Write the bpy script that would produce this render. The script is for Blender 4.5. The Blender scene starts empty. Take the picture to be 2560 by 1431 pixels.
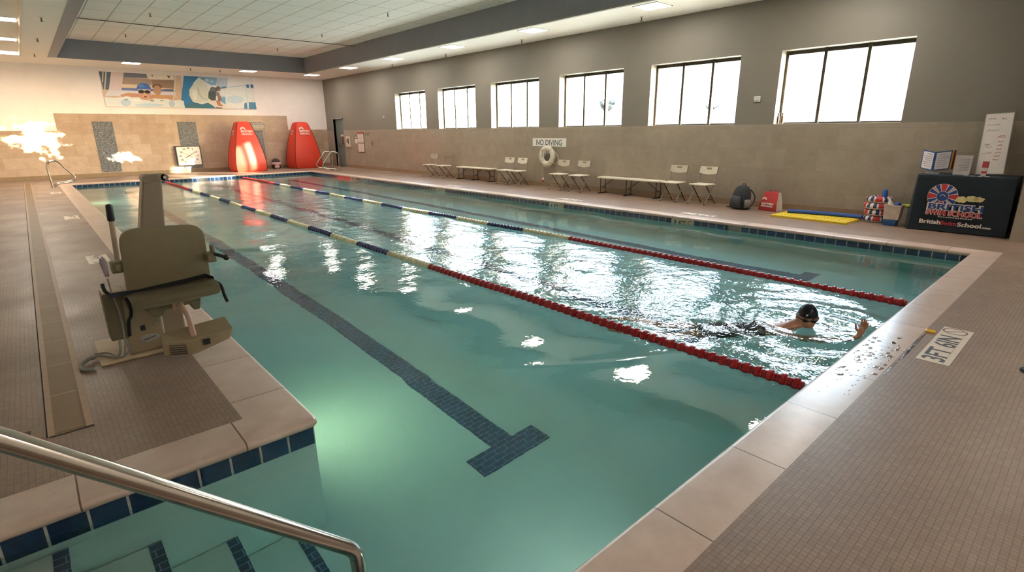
import bpy, bmesh, math, random
import numpy as np
from mathutils import Vector, Matrix, noise as mnoise
PI = math.pi
random.seed(7)
SC = bpy.context.scene
COL = SC.collection

# ------------------------------------------------------------------ camera
cam_d = bpy.data.cameras.new('camera')
cam = bpy.data.objects.new('camera', cam_d); COL.objects.link(cam)
cam_d.sensor_fit = 'HORIZONTAL'; cam_d.sensor_width = 36.0
cam_d.lens = 1324.77 / 2560 * 36.0
cam_d.clip_start = 0.05; cam_d.clip_end = 400
_r = Vector((0.74522013, -0.66677167, -0.00790553))
_u = Vector((0.19325214, 0.20461191, 0.95957677))
_f = Vector((0.63820104, 0.71662369, -0.28133596))
cam.matrix_world = Matrix(((_r.x, _u.x, -_f.x, 0), (_r.y, _u.y, -_f.y, 0), (_r.z, _u.z, -_f.z, 1.62), (0, 0, 0, 1)))
SC.camera = cam

# ------------------------------------------------------------------ view, world, sun
SC.view_settings.view_transform = 'Standard'
SC.view_settings.look = 'None'
SC.view_settings.gamma = 1.0
SC.view_settings.use_curve_mapping = False
SC.view_settings.exposure = 1.5
cy = SC.cycles
cy.max_bounces = 9; cy.diffuse_bounces = 4; cy.glossy_bounces = 4
cy.transmission_bounces = 6; cy.transparent_max_bounces = 8; cy.volume_bounces = 0
cy.sample_clamp_indirect = 6.0
cy.caustics_reflective = True; cy.caustics_refractive = True
cy.blur_glossy = 0.08
cy.use_denoising = True

SUN_DIR = Vector((-0.634, 0.773, -0.248)).normalized()
world = bpy.data.worlds.new('world'); SC.world = world
world.use_nodes = True
wn = world.node_tree; wn.nodes.clear()
w_out = wn.nodes.new('ShaderNodeOutputWorld'); w_bg = wn.nodes.new('ShaderNodeBackground')
w_sky = wn.nodes.new('ShaderNodeTexSky')
w_sky.sky_type = 'NISHITA'; w_sky.sun_disc = False
w_sky.sun_elevation = math.radians(14); w_sky.sun_rotation = math.atan2(-SUN_DIR.x, -SUN_DIR.y)
w_sky.air_density = 1.0; w_sky.dust_density = 1.0; w_sky.ozone_density = 1.0
w_mix = wn.nodes.new('ShaderNodeMixRGB'); w_mix.inputs[0].default_value = 0.82
w_mix.inputs[2].default_value = (0.31, 0.315, 0.325, 1)
wn.links.new(w_sky.outputs[0], w_mix.inputs[1])
wn.links.new(w_mix.outputs[0], w_bg.inputs[0])
w_bg.inputs[1].default_value = 14.0
wn.links.new(w_bg.outputs[0], w_out.inputs[0])

sun_d = bpy.data.lights.new('sun', 'SUN'); sun = bpy.data.objects.new('sun', sun_d); COL.objects.link(sun)
sun.rotation_euler = SUN_DIR.to_track_quat('-Z', 'Y').to_euler()
sun_d.energy = 20.0; sun_d.color = (1.0, 0.86, 0.70); sun_d.angle = math.radians(1.2)

WIN_Y = [(2.70, 4.89), (5.72, 7.91), (8.72, 10.91), (11.73, 13.92), (14.74, 16.93), (17.76, 19.97)]
WZ0, WZ1 = 1.71, 3.10
WX = 11.56
for y0, y1 in WIN_Y:                      # light portals in the window openings
    ld = bpy.data.lights.new('window_portal', 'AREA'); lo = bpy.data.objects.new('window_portal', ld); COL.objects.link(lo)
    ld.shape = 'RECTANGLE'; ld.size = y1 - y0; ld.size_y = WZ1 - WZ0
    ld.cycles.is_portal = True
    lo.matrix_world = Matrix(((0, 0, 1, WX + 0.40), (1, 0, 0, (y0 + y1) / 2), (0, 1, 0, (WZ0 + WZ1) / 2), (0, 0, 0, 1)))

# ------------------------------------------------------------------ colour + material helpers
def s2l(c):
    c = c / 255.0
    return c / 12.92 if c <= 0.04045 else ((c + 0.055) / 1.055) ** 2.4
def rgb(h):
    return tuple(s2l(int(h[i:i + 2], 16)) for i in (0, 2, 4))
class NT:
    def __init__(s, name):
        s.m = bpy.data.materials.new(name); s.m.use_nodes = True
        s.t = s.m.node_tree; s.n = s.t.nodes
        s.n.clear()
        s.out = s.n.new('ShaderNodeOutputMaterial')
    def add(s, typ, **kw):
        nd = s.n.new('ShaderNode' + typ)
        for k, v in kw.items():
            if k.startswith('i_'):
                k = k[2:]
                nd.inputs[int(k) if k.isdigit() else k.replace('_', ' ')].default_value = v
            else: setattr(nd, k, v)
        return nd
    def link(s, a, b): s.t.links.new(a, b)
    def coord(s, which='Object', scale=(1, 1, 1), rot=(0, 0, 0), loc=(0, 0, 0)):
        tc = s.add('TexCoord'); mp = s.add('Mapping')
        mp.inputs['Scale'].default_value = scale; mp.inputs['Rotation'].default_value = rot; mp.inputs['Location'].default_value = loc
        s.link(tc.outputs[which], mp.inputs[0]); return mp.outputs[0]
    def noise(s, vec, scale=5, detail=3, rough=0.55):
        nd = s.add('TexNoise'); nd.inputs['Scale'].default_value = scale; nd.inputs['Detail'].default_value = detail
        nd.inputs['Roughness'].default_value = rough
        s.link(vec, nd.inputs['Vector']); return nd.outputs[0]
    def ramp(s, fac, stops):
        nd = s.add('ValToRGB'); cr = nd.color_ramp
        while len(cr.elements) < len(stops): cr.elements.new(0.5)
        for e, (p, c) in zip(cr.elements, stops):
            e.position = p; e.color = tuple(c) + (1,) if len(c) == 3 else c
        s.link(fac, nd.inputs[0]); return nd.outputs[0]
    def mix(s, fac, a, b, typ='MIX'):
        nd = s.add('MixRGB', blend_type=typ)
        for i, v in enumerate((fac, a, b)):
            if hasattr(v, 'links'): s.link(v, nd.inputs[i])
            elif isinstance(v, (int, float)): nd.inputs[i].default_value = v if i == 0 else (v, v, v, 1)
            else: nd.inputs[i].default_value = tuple(v) + (1,) if len(v) == 3 else v
        return nd.outputs[0]
    def math(s, op, a, b=0.0):
        nd = s.add('Math', operation=op)
        for i, v in enumerate((a, b)):
            if hasattr(v, 'links'): s.link(v, nd.inputs[i])
            else: nd.inputs[i].default_value = v
        return nd.outputs[0]
    def bsdf(s, col, rough=0.5, metal=0.0, bump=None, bdist=0.002, spec=0.5, **kw):
        p = s.add('BsdfPrincipled')
        for k, v in (('Base Color', col), ('Roughness', rough), ('Metallic', metal), ('Specular IOR Level', spec)):
            if hasattr(v, 'links'): s.link(v, p.inputs[k])
            elif isinstance(v, (int, float)): p.inputs[k].default_value = v
            else: p.inputs[k].default_value = tuple(v) + (1,)
        for k, v in kw.items(): p.inputs[k.replace('_', ' ')].default_value = v
        if bump is not None:
            b = s.add('Bump'); b.inputs['Distance'].default_value = bdist; b.inputs['Strength'].default_value = 1.0
            s.link(bump, b.inputs['Height']); s.link(b.outputs[0], p.inputs['Normal'])
        s.link(p.outputs[0], s.out.inputs[0]); return p
_mc = {}
def M(name, h, rough=0.5, metal=0.0, var=0.10, scale=6.0, bump=0.0, spec=0.5, **kw):
    """a procedural material: two noise-mixed tones of one colour, optional grain"""
    if name in _mc: return _mc[name]
    c = rgb(h) if isinstance(h, str) else h
    t = NT(name); v = t.coord()
    n = t.noise(v, scale)
    lo = [x * (1 - var) for x in c]; hi = [min(1, x * (1 + var)) for x in c]
    cc = t.ramp(n, [(0.3, lo), (0.7, hi)])
    bp = t.noise(v, 180, 2) if bump else None
    t.bsdf(cc, rough, metal, bp, bump or 0.001, spec, **kw)
    _mc[name] = t.m; return t.m

# ------------------------------------------------------------------ mesh helpers
class MB:
    def __init__(s): s.bm = bmesh.new(); s.mi = 0
    def _new(s, fn):
        n0 = len(s.bm.faces); r = fn()
        s.bm.faces.ensure_lookup_table()
        for i in range(n0, len(s.bm.faces)): s.bm.faces[i].material_index = s.mi
        return r
    def mat(s, i): s.mi = i; return s
    def box(s, a, b, rot=None, piv=None):
        a, b = Vector(a), Vector(b)
        def fn():
            vs = [s.bm.verts.new((a.x if i & 1 == 0 else b.x, a.y if i & 2 == 0 else b.y, a.z if i & 4 == 0 else b.z)) for i in range(8)]
            if rot is not None:
                pv = Vector(piv) if piv is not None else (a + b) / 2
                for v in vs: v.co = rot @ (v.co - pv) + pv
            for f in ((0, 2, 3, 1), (4, 5, 7, 6), (0, 1, 5, 4), (2, 6, 7, 3), (0, 4, 6, 2), (1, 3, 7, 5)):
                s.bm.faces.new([vs[i] for i in f])
        s._new(fn); return s
    def quad(s, pts):
        s._new(lambda: s.bm.faces.new([s.bm.verts.new(p) for p in pts])); return s
    def rings(s, rings, cap=True, closed=False):
        """skin a list of equal-length vertex rings"""
        def fn():
            R = [[s.bm.verts.new(p) for p in r] for r in rings]
            m = len(R[0]); k = len(R)
            for i in range(k if closed else k - 1):
                A, B = R[i], R[(i + 1) % k]
                for j in range(m):
                    s.bm.faces.new((A[j], A[(j + 1) % m], B[(j + 1) % m], B[j]))
            if cap and not closed:
                s.bm.faces.new(list(reversed(R[0]))); s.bm.faces.new(R[-1])
        s._new(fn); return s
    def tube(s, pts, r, n=10, closed=False, cap=True):
        P = [Vector(p) for p in pts]; k = len(P)
        rr = r if isinstance(r, (list, tuple)) else [r] * k
        T = []
        for i in range(k):
            a = P[i - 1] if (i > 0 or closed) else P[i]
            b = P[(i + 1) % k] if (i < k - 1 or closed) else P[i]
            T.append((b - a).normalized())
        up = Vector((0, 0, 1)) if abs(T[0].z) < 0.9 else Vector((0, 1, 0))
        nrm = (up - T[0] * up.dot(T[0])).normalized()
        out = []
        for i in range(k):
            nrm = (nrm - T[i] * nrm.dot(T[i])).normalized()
            bn = T[i].cross(nrm)
            out.append([P[i] + (nrm * math.cos(2 * PI * j / n) + bn * math.sin(2 * PI * j / n)) * rr[i] for j in range(n)])
        s.rings(out, cap, closed); return s
    def cyl(s, a, b, r, r2=None, n=16): return s.tube([a, b], [r, r if r2 is None else r2], n)
    def lathe(s, prof, o=(0, 0, 0), ax=(0, 0, 1), n=20, cap=True):
        ax = Vector(ax).normalized(); o = Vector(o)
        u = ax.orthogonal().normalized(); v = ax.cross(u)
        s.rings([[o + ax * z + (u * math.cos(2 * PI * j / n) + v * math.sin(2 * PI * j / n)) * max(r, 1e-4) for j in range(n)] for r, z in prof], cap); return s
    def ell(s, c, r, n=16, m=10, rot=None):
        c = Vector(c); R = []
        for i in range(m + 1):
            t = PI * i / m; sr = max(math.sin(t), 1e-3)
            ring = [Vector((r[0] * sr * math.cos(2 * PI * j / n), r[1] * sr * math.sin(2 * PI * j / n), -r[2] * math.cos(t))) for j in range(n)]
            R.append([(rot @ p if rot is not None else p) + c for p in ring])
        s.rings(R, True); return s
    def torus(s, c, R, r, ax=(0, 0, 1), n=36, m=12, sz=1.0):
        ax = Vector(ax).normalized(); c = Vector(c); u = ax.orthogonal().normalized(); v = ax.cross(u); out = []
        for i in range(n):
            a = 2 * PI * i / n; d = u * math.cos(a) + v * math.sin(a)
            out.append([c + d * (R + r * math.cos(2 * PI * j / m)) + ax * r * sz * math.sin(2 * PI * j / m) for j in range(m)])
        s.rings(out, False, True); return s
    def prism(s, pts, off):
        off = Vector(off); P = [Vector(p) for p in pts]
        s.rings([P, [p + off for p in P]]); return s
    def poly(s, pts):
        s._new(lambda: s.bm.faces.new([s.bm.verts.new(p) for p in pts])); return s
    def text(s, body, origin, right, up, size, extr=0.0015, bold=0.0, align='LEFT', shear=0.0, width=None, sx=1.0):
        me = text_mesh(body, size, extr, bold, align, shear)
        right = Vector(right).normalized(); up = Vector(up).normalized(); nn = right.cross(up)
        k = sx
        if width:
            xs = [v.co.x for v in me.vertices]; k = width / (max(xs) - min(xs))
        def fn():
            vs = [s.bm.verts.new(Vector(origin) + right * v.co.x * k + up * v.co.y + nn * v.co.z) for v in me.vertices]
            for p in me.polygons:
                try: s.bm.faces.new([vs[i] for i in p.vertices])
                except ValueError: pass
        s._new(fn); bpy.data.meshes.remove(me); return s
    def build(s, name, mats, parent=None, smooth=False, bev=0.0, seg=2, sub=0, loc=None):
        bmesh.ops.recalc_face_normals(s.bm, faces=s.bm.faces)
        me = bpy.data.meshes.new(name); s.bm.to_mesh(me); s.bm.free()
        for m in (mats if isinstance(mats, (list, tuple)) else [mats]): me.materials.append(m)
        o = bpy.data.objects.new(name, me); COL.objects.link(o)
        if smooth:
            for p in me.polygons: p.use_smooth = True
            if smooth != 'all':
                me.set_sharp_from_angle(angle=math.radians(42))
        if parent is not None: o.parent = parent
        if loc is not None: o.location = loc
        if bev:
            b = o.modifiers.new('bevel', 'BEVEL'); b.width = bev; b.segments = seg; b.limit_method = 'ANGLE'; b.angle_limit = math.radians(40)
        if sub:
            q = o.modifiers.new('subdivision', 'SUBSURF'); q.levels = sub; q.render_levels = sub
        return o
def text_mesh(body, size, extr, bold, align, shear):
    cu = bpy.data.curves.new('t', 'FONT'); cu.body = body; cu.size = size; cu.extrude = extr; cu.offset = bold
    cu.align_x = align; cu.shear = shear; cu.resolution_u = 3
    ob = bpy.data.objects.new('t', cu); COL.objects.link(ob)
    dg = bpy.context.evaluated_depsgraph_get()
    me = bpy.data.meshes.new_from_object(ob.evaluated_get(dg))
    bpy.data.objects.remove(ob); bpy.data.curves.remove(cu)
    return me
def tag(o, label=None, cat=None, group=None, kind=None):
    if label: o['label'] = label
    if cat: o['category'] = cat
    if group: o['group'] = group
    if kind: o['kind'] = kind
    return o
def thing(name, label, cat, loc=(0, 0, 0), rz=0.0, group=None):
    o = bpy.data.objects.new(name, None); COL.objects.link(o)
    o.location = loc; o.rotation_euler = (0, 0, rz); o.empty_display_size = 0.1
    return tag(o, label, cat, group)
def struct(o, label=None, cat=None): return tag(o, label, cat, None, 'structure')
def dup(root, loc, rz=0.0, label=None, group=None, scale=None):
    kids = {}
    for ob in COL.objects:
        if ob.parent is not None: kids.setdefault(ob.parent, []).append(ob)
    def cp(o, par):
        c = o.copy(); COL.objects.link(c)
        if par is not None: c.parent = par
        for k in kids.get(o, []): cp(k, c)
        return c
    r = cp(root, None); r.location = loc; r.rotation_euler = (0, 0, rz)
    if label: r['label'] = label
    if group: r['group'] = group
    return r
def smooth_path(pts, n=8):
    """Catmull-Rom through pts"""
    P = [Vector(p) for p in pts]; out = []
    for i in range(len(P) - 1):
        p0 = P[max(i - 1, 0)]; p1 = P[i]; p2 = P[i + 1]; p3 = P[min(i + 2, len(P) - 1)]
        for j in range(n):
            t = j / n
            out.append(0.5 * ((2 * p1) + (p2 - p0) * t + (2 * p0 - 5 * p1 + 4 * p2 - p3) * t * t + (3 * p1 - p0 - 3 * p2 + p3) * t ** 3))
    out.append(P[-1]); return out
# ------------------------------------------------------------------ setting: materials
NX, FX = 9.21, 23.60                       # pool nose: right x, far y
def tile_floor():
    t = NT('deck_mosaic'); v = t.coord()
    br = t.add('TexBrick', offset=0.0, squash=1.0)
    br.inputs['Scale'].default_value = 1.0; br.inputs['Brick Width'].default_value = 0.0265; br.inputs['Row Height'].default_value = 0.0265
    br.inputs['Mortar Size'].default_value = 0.0016; br.inputs['Mortar Smooth'].default_value = 0.2
    br.inputs['Color1'].default_value = rgb('98806f') + (1,); br.inputs['Color2'].default_value = rgb('8b7363') + (1,); br.inputs['Mortar'].default_value = rgb('73604f') + (1,)
    t.link(v, br.inputs['Vector'])
    n1 = t.noise(v, 1.3, 4); n2 = t.noise(v, 14, 3)
    c = t.mix(t.ramp(n1, [(0.35, (0,) * 3), (0.75, (0.35,) * 3)]), br.outputs[0], rgb('6e5a4b'))
    c = t.mix(t.ramp(n2, [(0.62, (0,) * 3), (0.75, (0.25,) * 3)]), c, rgb('584837'))
    t.bsdf(c, t.ramp(n1, [(0.3, (0.34,) * 3), (0.7, (0.5,) * 3)]), bump=br.outputs['Fac'], bdist=-0.0008, spec=0.4)
    return t.m
def travertine(name, a, b, grout, w=0.61, h=0.405):
    t = NT(name); v = t.coord('UV')
    br = t.add('TexBrick', offset=0.5, squash=1.0)
    br.inputs['Scale'].default_value = 1.0; br.inputs['Brick Width'].default_value = w; br.inputs['Row Height'].default_value = h
    br.inputs['Mortar Size'].default_value = 0.003; br.inputs['Bias'].default_value = 0.0
    br.inputs['Color1'].default_value = rgb(a) + (1,); br.inputs['Color2'].default_value = rgb(b) + (1,); br.inputs['Mortar'].default_value = rgb(grout) + (1,)
    t.link(v, br.inputs['Vector'])
    n = t.noise(v, 3.0, 5, 0.65); n2 = t.noise(v, 11, 4, 0.6)
    c = t.mix(t.ramp(n, [(0.35, (0.0,) * 3), (0.7, (0.5,) * 3)]), br.outputs[0], [x * 0.72 for x in rgb(b)])
    c = t.mix(t.ramp(n2, [(0.55, (0.0,) * 3), (0.75, (0.3,) * 3)]), c, [min(1, x * 1.25) for x in rgb(a)])
    t.bsdf(c, 0.34, spec=0.45); return t.m
def band_tile():
    t = NT('cobalt_waterline_tile'); v = t.coord('UV')
    br = t.add('TexBrick', offset=0.0, squash=1.0)
    br.inputs['Scale'].default_value = 1.0; br.inputs['Brick Width'].default_value = 0.153; br.inputs['Row Height'].default_value = 0.160
    br.inputs['Mortar Size'].default_value = 0.006; br.inputs['Color1'].default_value = rgb('1b3352') + (1,); br.inputs['Color2'].default_value = rgb('14263f') + (1,); br.inputs['Mortar'].default_value = rgb('a9aaa2') + (1,)
    t.link(v, br.inputs['Vector'])
    n = t.noise(v, 30, 3)
    c = t.mix(t.ramp(n, [(0.4, (0,) * 3), (0.7, (0.3,) * 3)]), br.outputs[0], rgb('28466b'))
    t.bsdf(c, 0.12, spec=0.6); return t.m
def marking_tile():
    t = NT('navy_marking_tile'); v = t.coord('Object')
    br = t.add('TexBrick', offset=0.5, squash=1.0)
    br.inputs['Scale'].default_value = 1.0; br.inputs['Brick Width'].default_value = 0.105; br.inputs['Row Height'].default_value = 0.052
    br.inputs['Mortar Size'].default_value = 0.003; br.inputs['Color1'].default_value = rgb('2a4260') + (1,); br.inputs['Color2'].default_value = rgb('1d3048') + (1,); br.inputs['Mortar'].default_value = rgb('6f8593') + (1,)
    t.link(v, br.inputs['Vector']); t.bsdf(br.outputs[0], 0.4); return t.m
def coping_mat():
    t = NT('sandstone_coping'); v = t.coord('UV'); o = t.coord('Object')
    sp = t.add('SeparateXYZ'); t.link(v, sp.inputs[0])
    u = t.math('DIVIDE', sp.outputs[0], 0.714); fr = t.math('FRACT', u)
    d = t.math('MINIMUM', fr, t.math('SUBTRACT', 1.0, fr))
    joint = t.math('LESS_THAN', d, 0.0055)
    fl = t.math('FLOOR', u); wn_ = t.add('TexWhiteNoise'); wn_.noise_dimensions = '1D'; t.link(fl, wn_.inputs['W'])
    n = t.noise(o, 4.5, 5, 0.6); n2 = t.noise(o, 17, 3)
    c = t.ramp(n, [(0.3, rgb('bba190')), (0.55, rgb('cbb2a2')), (0.75, rgb('d6bfaf'))])
    c = t.mix(t.math('MULTIPLY', wn_.outputs[0], 0.35), c, rgb('ad9787'))
    c = t.mix(t.ramp(n2, [(0.66, (0,) * 3), (0.76, (0.3,) * 3)]), c, rgb('8d745c'))
    c = t.mix(joint, c, rgb('6b5645'))
    t.bsdf(c, 0.30, bump=joint, bdist=-0.003, spec=0.5); return t.m
def ceil_tile():
    t = NT('acoustic_ceiling_tile'); v = t.coord()
    br = t.add('TexBrick', offset=0.0, squash=1.0)
    br.inputs['Scale'].default_value = 1.0; br.inputs['Brick Width'].default_value = 0.61; br.inputs['Row Height'].default_value = 1.22
    br.inputs['Mortar Size'].default_value = 0.010; br.inputs['Color1'].default_value = rgb('f8f3ea') + (1,); br.inputs['Color2'].default_value = rgb('f4eee2') + (1,); br.inputs['Mortar'].default_value = rgb('a9a490') + (1,)
    t.link(v, br.inputs['Vector'])
    n = t.noise(v, 60, 2)
    c = t.mix(t.ramp(n, [(0.4, (0,) * 3), (0.7, (0.12,) * 3)]), br.outputs[0], rgb('b9b3a0'))
    t.bsdf(c, 0.8, bump=br.outputs['Fac'], bdist=0.004); return t.m
def water_mat():
    t = NT('pool_water'); v = t.coord()
    at = t.add('Attribute', attribute_name='chop')
    n1 = t.noise(t.coord('Object', (7, 7, 7)), 1.0, 3, 0.55); n2 = t.noise(t.coord('Object', (22, 22, 22)), 1.0, 2, 0.5)
    hgt = t.math('MULTIPLY', t.math('ADD', n1, t.math('MULTIPLY', n2, 0.42)), at.outputs['Fac'])
    bp = t.add('Bump'); bp.inputs['Distance'].default_value = 0.011; bp.inputs['Strength'].default_value = 1.0
    t.link(hgt, bp.inputs['Height'])
    p = t.add('BsdfPrincipled')
    p.inputs['Base Color'].default_value = (1, 1, 1, 1); p.inputs['Roughness'].default_value = 0.0
    p.inputs['IOR'].default_value = 1.333; p.inputs['Transmission Weight'].default_value = 1.0
    t.link(bp.outputs[0], p.inputs['Normal']); t.link(p.outputs[0], t.out.inputs[0])
    va = t.add('VolumeAbsorption'); va.inputs['Color'].default_value = (0.30, 0.80, 0.86, 1); va.inputs['Density'].default_value = 0.42
    t.link(va.outputs[0], t.out.inputs[1])
    return t.m
def glass_mat():
    t = NT('window_glass')
    lw = t.add('LayerWeight'); lw.inputs['Blend'].default_value = 0.5
    fz = t.math('ADD', t.math('MULTIPLY', t.math('POWER', lw.outputs['Facing'], 5.0), 0.9), 0.04)
    tr = t.add('BsdfTransparent'); tr.inputs[0].default_value = (0.93, 0.96, 0.95, 1)
    gl = t.add('BsdfGlossy'); gl.inputs['Roughness'].default_value = 0.02
    mx = t.add('MixShader'); t.link(fz, mx.inputs[0]); t.link(tr.outputs[0], mx.inputs[1]); t.link(gl.outputs[0], mx.inputs[2])
    t.link(mx.outputs[0], t.out.inputs[0]); return t.m
def emis(name, col, strength):
    t = NT(name); e = t.add('Emission'); v = t.coord('Object')
    n = t.noise(v, 12, 2); c = t.ramp(n, [(0.3, [x * 0.97 for x in col]), (0.7, col)])
    t.link(c, e.inputs[0]); e.inputs[1].default_value = strength
    t.link(e.outputs[0], t.out.inputs[0]); return t.m
PAINT = M('wall_paint', 'f0e7e0', 0.55, var=0.03, scale=2)
PAINT_BACKLIT = M('wall_paint_backlit', '7c766b', 0.6, var=0.03, scale=1.5)  # same wall paint darkened: the window wall's backlit shade put into its colour
WHITE_CEIL = M('soffit_paint', 'f5efe4', 0.6, var=0.02, scale=2)
FASCIA = M('slate_fascia_paint', '818187', 0.5, var=0.04, scale=3)
DECK = tile_floor()
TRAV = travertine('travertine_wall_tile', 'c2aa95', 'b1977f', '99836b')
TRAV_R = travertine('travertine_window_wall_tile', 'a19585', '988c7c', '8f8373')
BAND = band_tile(); MARK = marking_tile(); COPING = coping_mat(); CEILT = ceil_tile(); WATER = water_mat(); GLASS = glass_mat()
PLASTER = M('pool_plaster', 'c6d0c6', 0.6, var=0.04, scale=2)
BRONZE = M('bronze_window_frame', '3a3328', 0.4, 0.3)
STEEL = M('stainless_steel', 'b9b2a8', 0.18, 1.0, var=0.05, scale=20)
CHROME_W = M('brushed_rail_steel', 'b5aca0', 0.26, 1.0, var=0.06, scale=25)
WHITE = M('white_plastic', 'e4e0d4', 0.45, var=0.03)
WHITEP = M('white_sign_board', 'e6e4da', 0.4, var=0.02)
BLACK = M('black_plastic', '17181a', 0.45)
INK = M('dark_lettering', '24262a', 0.5)
GREYL = M('grey_lettering', '5e6467', 0.5)
RED = M('red_nylon', 'c8281c', 0.5, var=0.05)

def uvset(o, fn):
    me = o.data; uv = me.uv_layers.new(name='UVMap')
    for p in me.polygons:
        for li in p.loop_indices:
            uv.data[li].uv = fn(me.vertices[me.loops[li].vertex_index].co, p.normal)
    return o
def wall_uv(c, n):
    return (c.y, c.z) if abs(n.x) > 0.5 else ((c.x, c.z) if abs(n.y) > 0.5 else (c.x, c.y))

# ------------------------------------------------------------------ deck + pool shell
XL, YB, FY = -4.2, -3.2, 26.8
b = MB()
for x0, x1, y0, y1 in ((XL, 12.0, YB, 0.79), (9.51, 12.0, 0.79, 23.9), (XL, 12.0, 23.9, 27.0), (XL, 0.66, 3.14, 23.9), (XL, -1.2, 0.79, 3.14)):
    b.box((x0, y0, -0.3), (x1, y1, 0))
floor = struct(b.build('floor', DECK))
# coping: one strip of stones per pool edge, bull-nosed
OUT = [(-0.9, 1.085), (NX, 1.085), (NX, FX), (1.0, FX), (1.0, 2.84), (-0.9, 2.84)]
WID = [0.295, 0.30, 0.30, 0.34, 0.30, 0.30]           # width of the coping along each edge
NRM = [(0, -1), (1, 0), (0, 1), (-1, 0), (0, 1), (-1, 0)]
UOFF = [-1.794, 0.10, 0.2, 0.18, 0.118, 0.0]
PROF = [(0.034, -0.058), (0.014, -0.052), (0.003, -0.038), (0.0, -0.026), (0.004, -0.013), (0.014, -0.004), (0.030, 0.0), (1.0, 0.0), (1.0, -0.08)]
me_v, me_f, me_uv = [], [], []; NS = 8
for e in range(6):
    p, q = OUT[e], OUT[(e + 1) % 6]
    pe, ne = (e - 1) % 6, (e + 1) % 6
    base = len(me_v)
    for (t, z) in PROF:
        ends = []
        for (pt, oe) in ((p, pe), (q, ne)):
            te = t if t < 0.5 else WID[e]; to = t if t < 0.5 else WID[oe]
            ends.append(Vector((pt[0] + NRM[e][0] * te + NRM[oe][0] * to, pt[1] + NRM[e][1] * te + NRM[oe][1] * to, z)))
        Lg = (ends[1] - ends[0]).length; dr = (ends[1] - ends[0]) / Lg
        for c_ in range(NS):                       # the free corner of the deck is rounded off
            d0 = (0, .012, .03, .06, Lg - .06, Lg - .03, Lg - .012, Lg)[c_]; v = ends[0] + dr * d0
            near = d0 if e == 4 else (Lg - d0 if e == 3 else 9); rr = .06 - t
            if near < rr and t < .05:
                a_ = rr - near; v = v + Vector((NRM[e][0], NRM[e][1], 0)) * (rr - math.sqrt(max(rr * rr - a_ * a_, (rr * .7071) ** 2)))
                if near == 0: v = ends[0 if e == 4 else 1] + Vector((NRM[3][0] + NRM[4][0], NRM[3][1] + NRM[4][1], 0)) * rr * (1 - .7071)
            me_v.append(tuple(v))
    for i in range(len(PROF) - 1):
        for c_ in range(NS - 1):
            a = base + NS * i + c_
            me_f.append((a, a + 1, a + NS + 1, a + NS))
    horizontal = NRM[e][0] == 0
    for fc_ in me_f[-(len(PROF) - 1) * (NS - 1):]:
        for k in fc_:
            c = me_v[k]; me_uv.append(((c[0] if horizontal else c[1]) + UOFF[e], c[2] + e))
me = bpy.data.meshes.new('coping'); me.from_pydata(me_v, [], me_f)
uvl = me.uv_layers.new(name='UVMap')
for i, w in enumerate(me_uv): uvl.data[i].uv = w
me.materials.append(COPING)
coping = bpy.data.objects.new('trim_1', me); COL.objects.link(coping); struct(coping)
bm_ = bmesh.new(); bm_.from_mesh(me); bmesh.ops.remove_doubles(bm_, verts=bm_.verts, dist=1e-4); bmesh.ops.recalc_face_normals(bm_, faces=bm_.faces)
if sum(f.normal.z * f.calc_area() for f in bm_.faces) < 0: bmesh.ops.reverse_faces(bm_, faces=bm_.faces)
bm_.to_mesh(me); bm_.free()
for p in me.polygons: p.use_smooth = True
me.set_sharp_from_angle(angle=math.radians(50))

# basin walls, floor and entry steps
ZF, ZW = -1.20, -0.13
WALL = [(-0.93, 1.055), (NX + 0.03, 1.055), (NX + 0.03, FX + 0.03), (0.97, FX + 0.03), (0.97, 2.87), (-0.93, 2.87)]
b = MB()
for e in range(6):
    p, q = WALL[e], WALL[(e + 1) % 6]
    b.mat(1).quad([(p[0], p[1], -0.05), (q[0], q[1], -0.05), (q[0], q[1], -0.21), (p[0], p[1], -0.21)])
    b.mat(0).quad([(p[0], p[1], -0.21), (q[0], q[1], -0.21), (q[0], q[1], ZF), (p[0], p[1], ZF)])
b.quad([(-0.93, 1.055, ZF), (0.97, 1.055, ZF), (0.97, 2.87, ZF), (-0.93, 2.87, ZF)])
b.quad([(0.97, 1.055, ZF), (NX + 0.03, 1.055, ZF), (NX + 0.03, FX + 0.03, ZF), (0.97, FX + 0.03, ZF)])
def basin_uv(c, n):
    if abs(n.x) > 0.5: return (c.y - 2.87, c.z + 0.05)
    if abs(n.y) > 0.5: return (c.x - 0.97, c.z + 0.05)
    return (c.x, c.y)
basin = b.build('pool_basin', [PLASTER, BAND]); struct(uvset(basin, basin_uv), 'plastered pool basin with a band of navy waterline tile', 'pool')
b = MB()
steps = [(-0.93, -0.20, -0.28), (-0.20, 0.14, -0.58), (0.14, 0.48, -0.88), (0.48, 0.82, -1.12)]
for x0, x1, z in steps: b.box((x0, 1.056, ZF - 0.05), (x1, 2.869, z))
st = b.build('pool_entry_steps', PLASTER, bev=0.012); struct(st, 'submerged white entry steps beside the foreground handrail', 'steps')
for x0, x1, z in steps:
    q = MB().box((x1 - 0.055, 1.06, z - 0.002), (x1 + 0.003, 2.865, z + 0.004)).build('nosing_strip', MARK, st)
b = MB()
b.box((2.22, 2.74, ZF - .01), (2.43, 21.9, ZF + 0.004)); b.box((1.98, 2.53, ZF - .01), (2.64, 2.745, ZF + 0.0045)); b.box((1.98, 21.9, ZF - .01), (2.64, 22.1, ZF + 0.0045))
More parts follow.
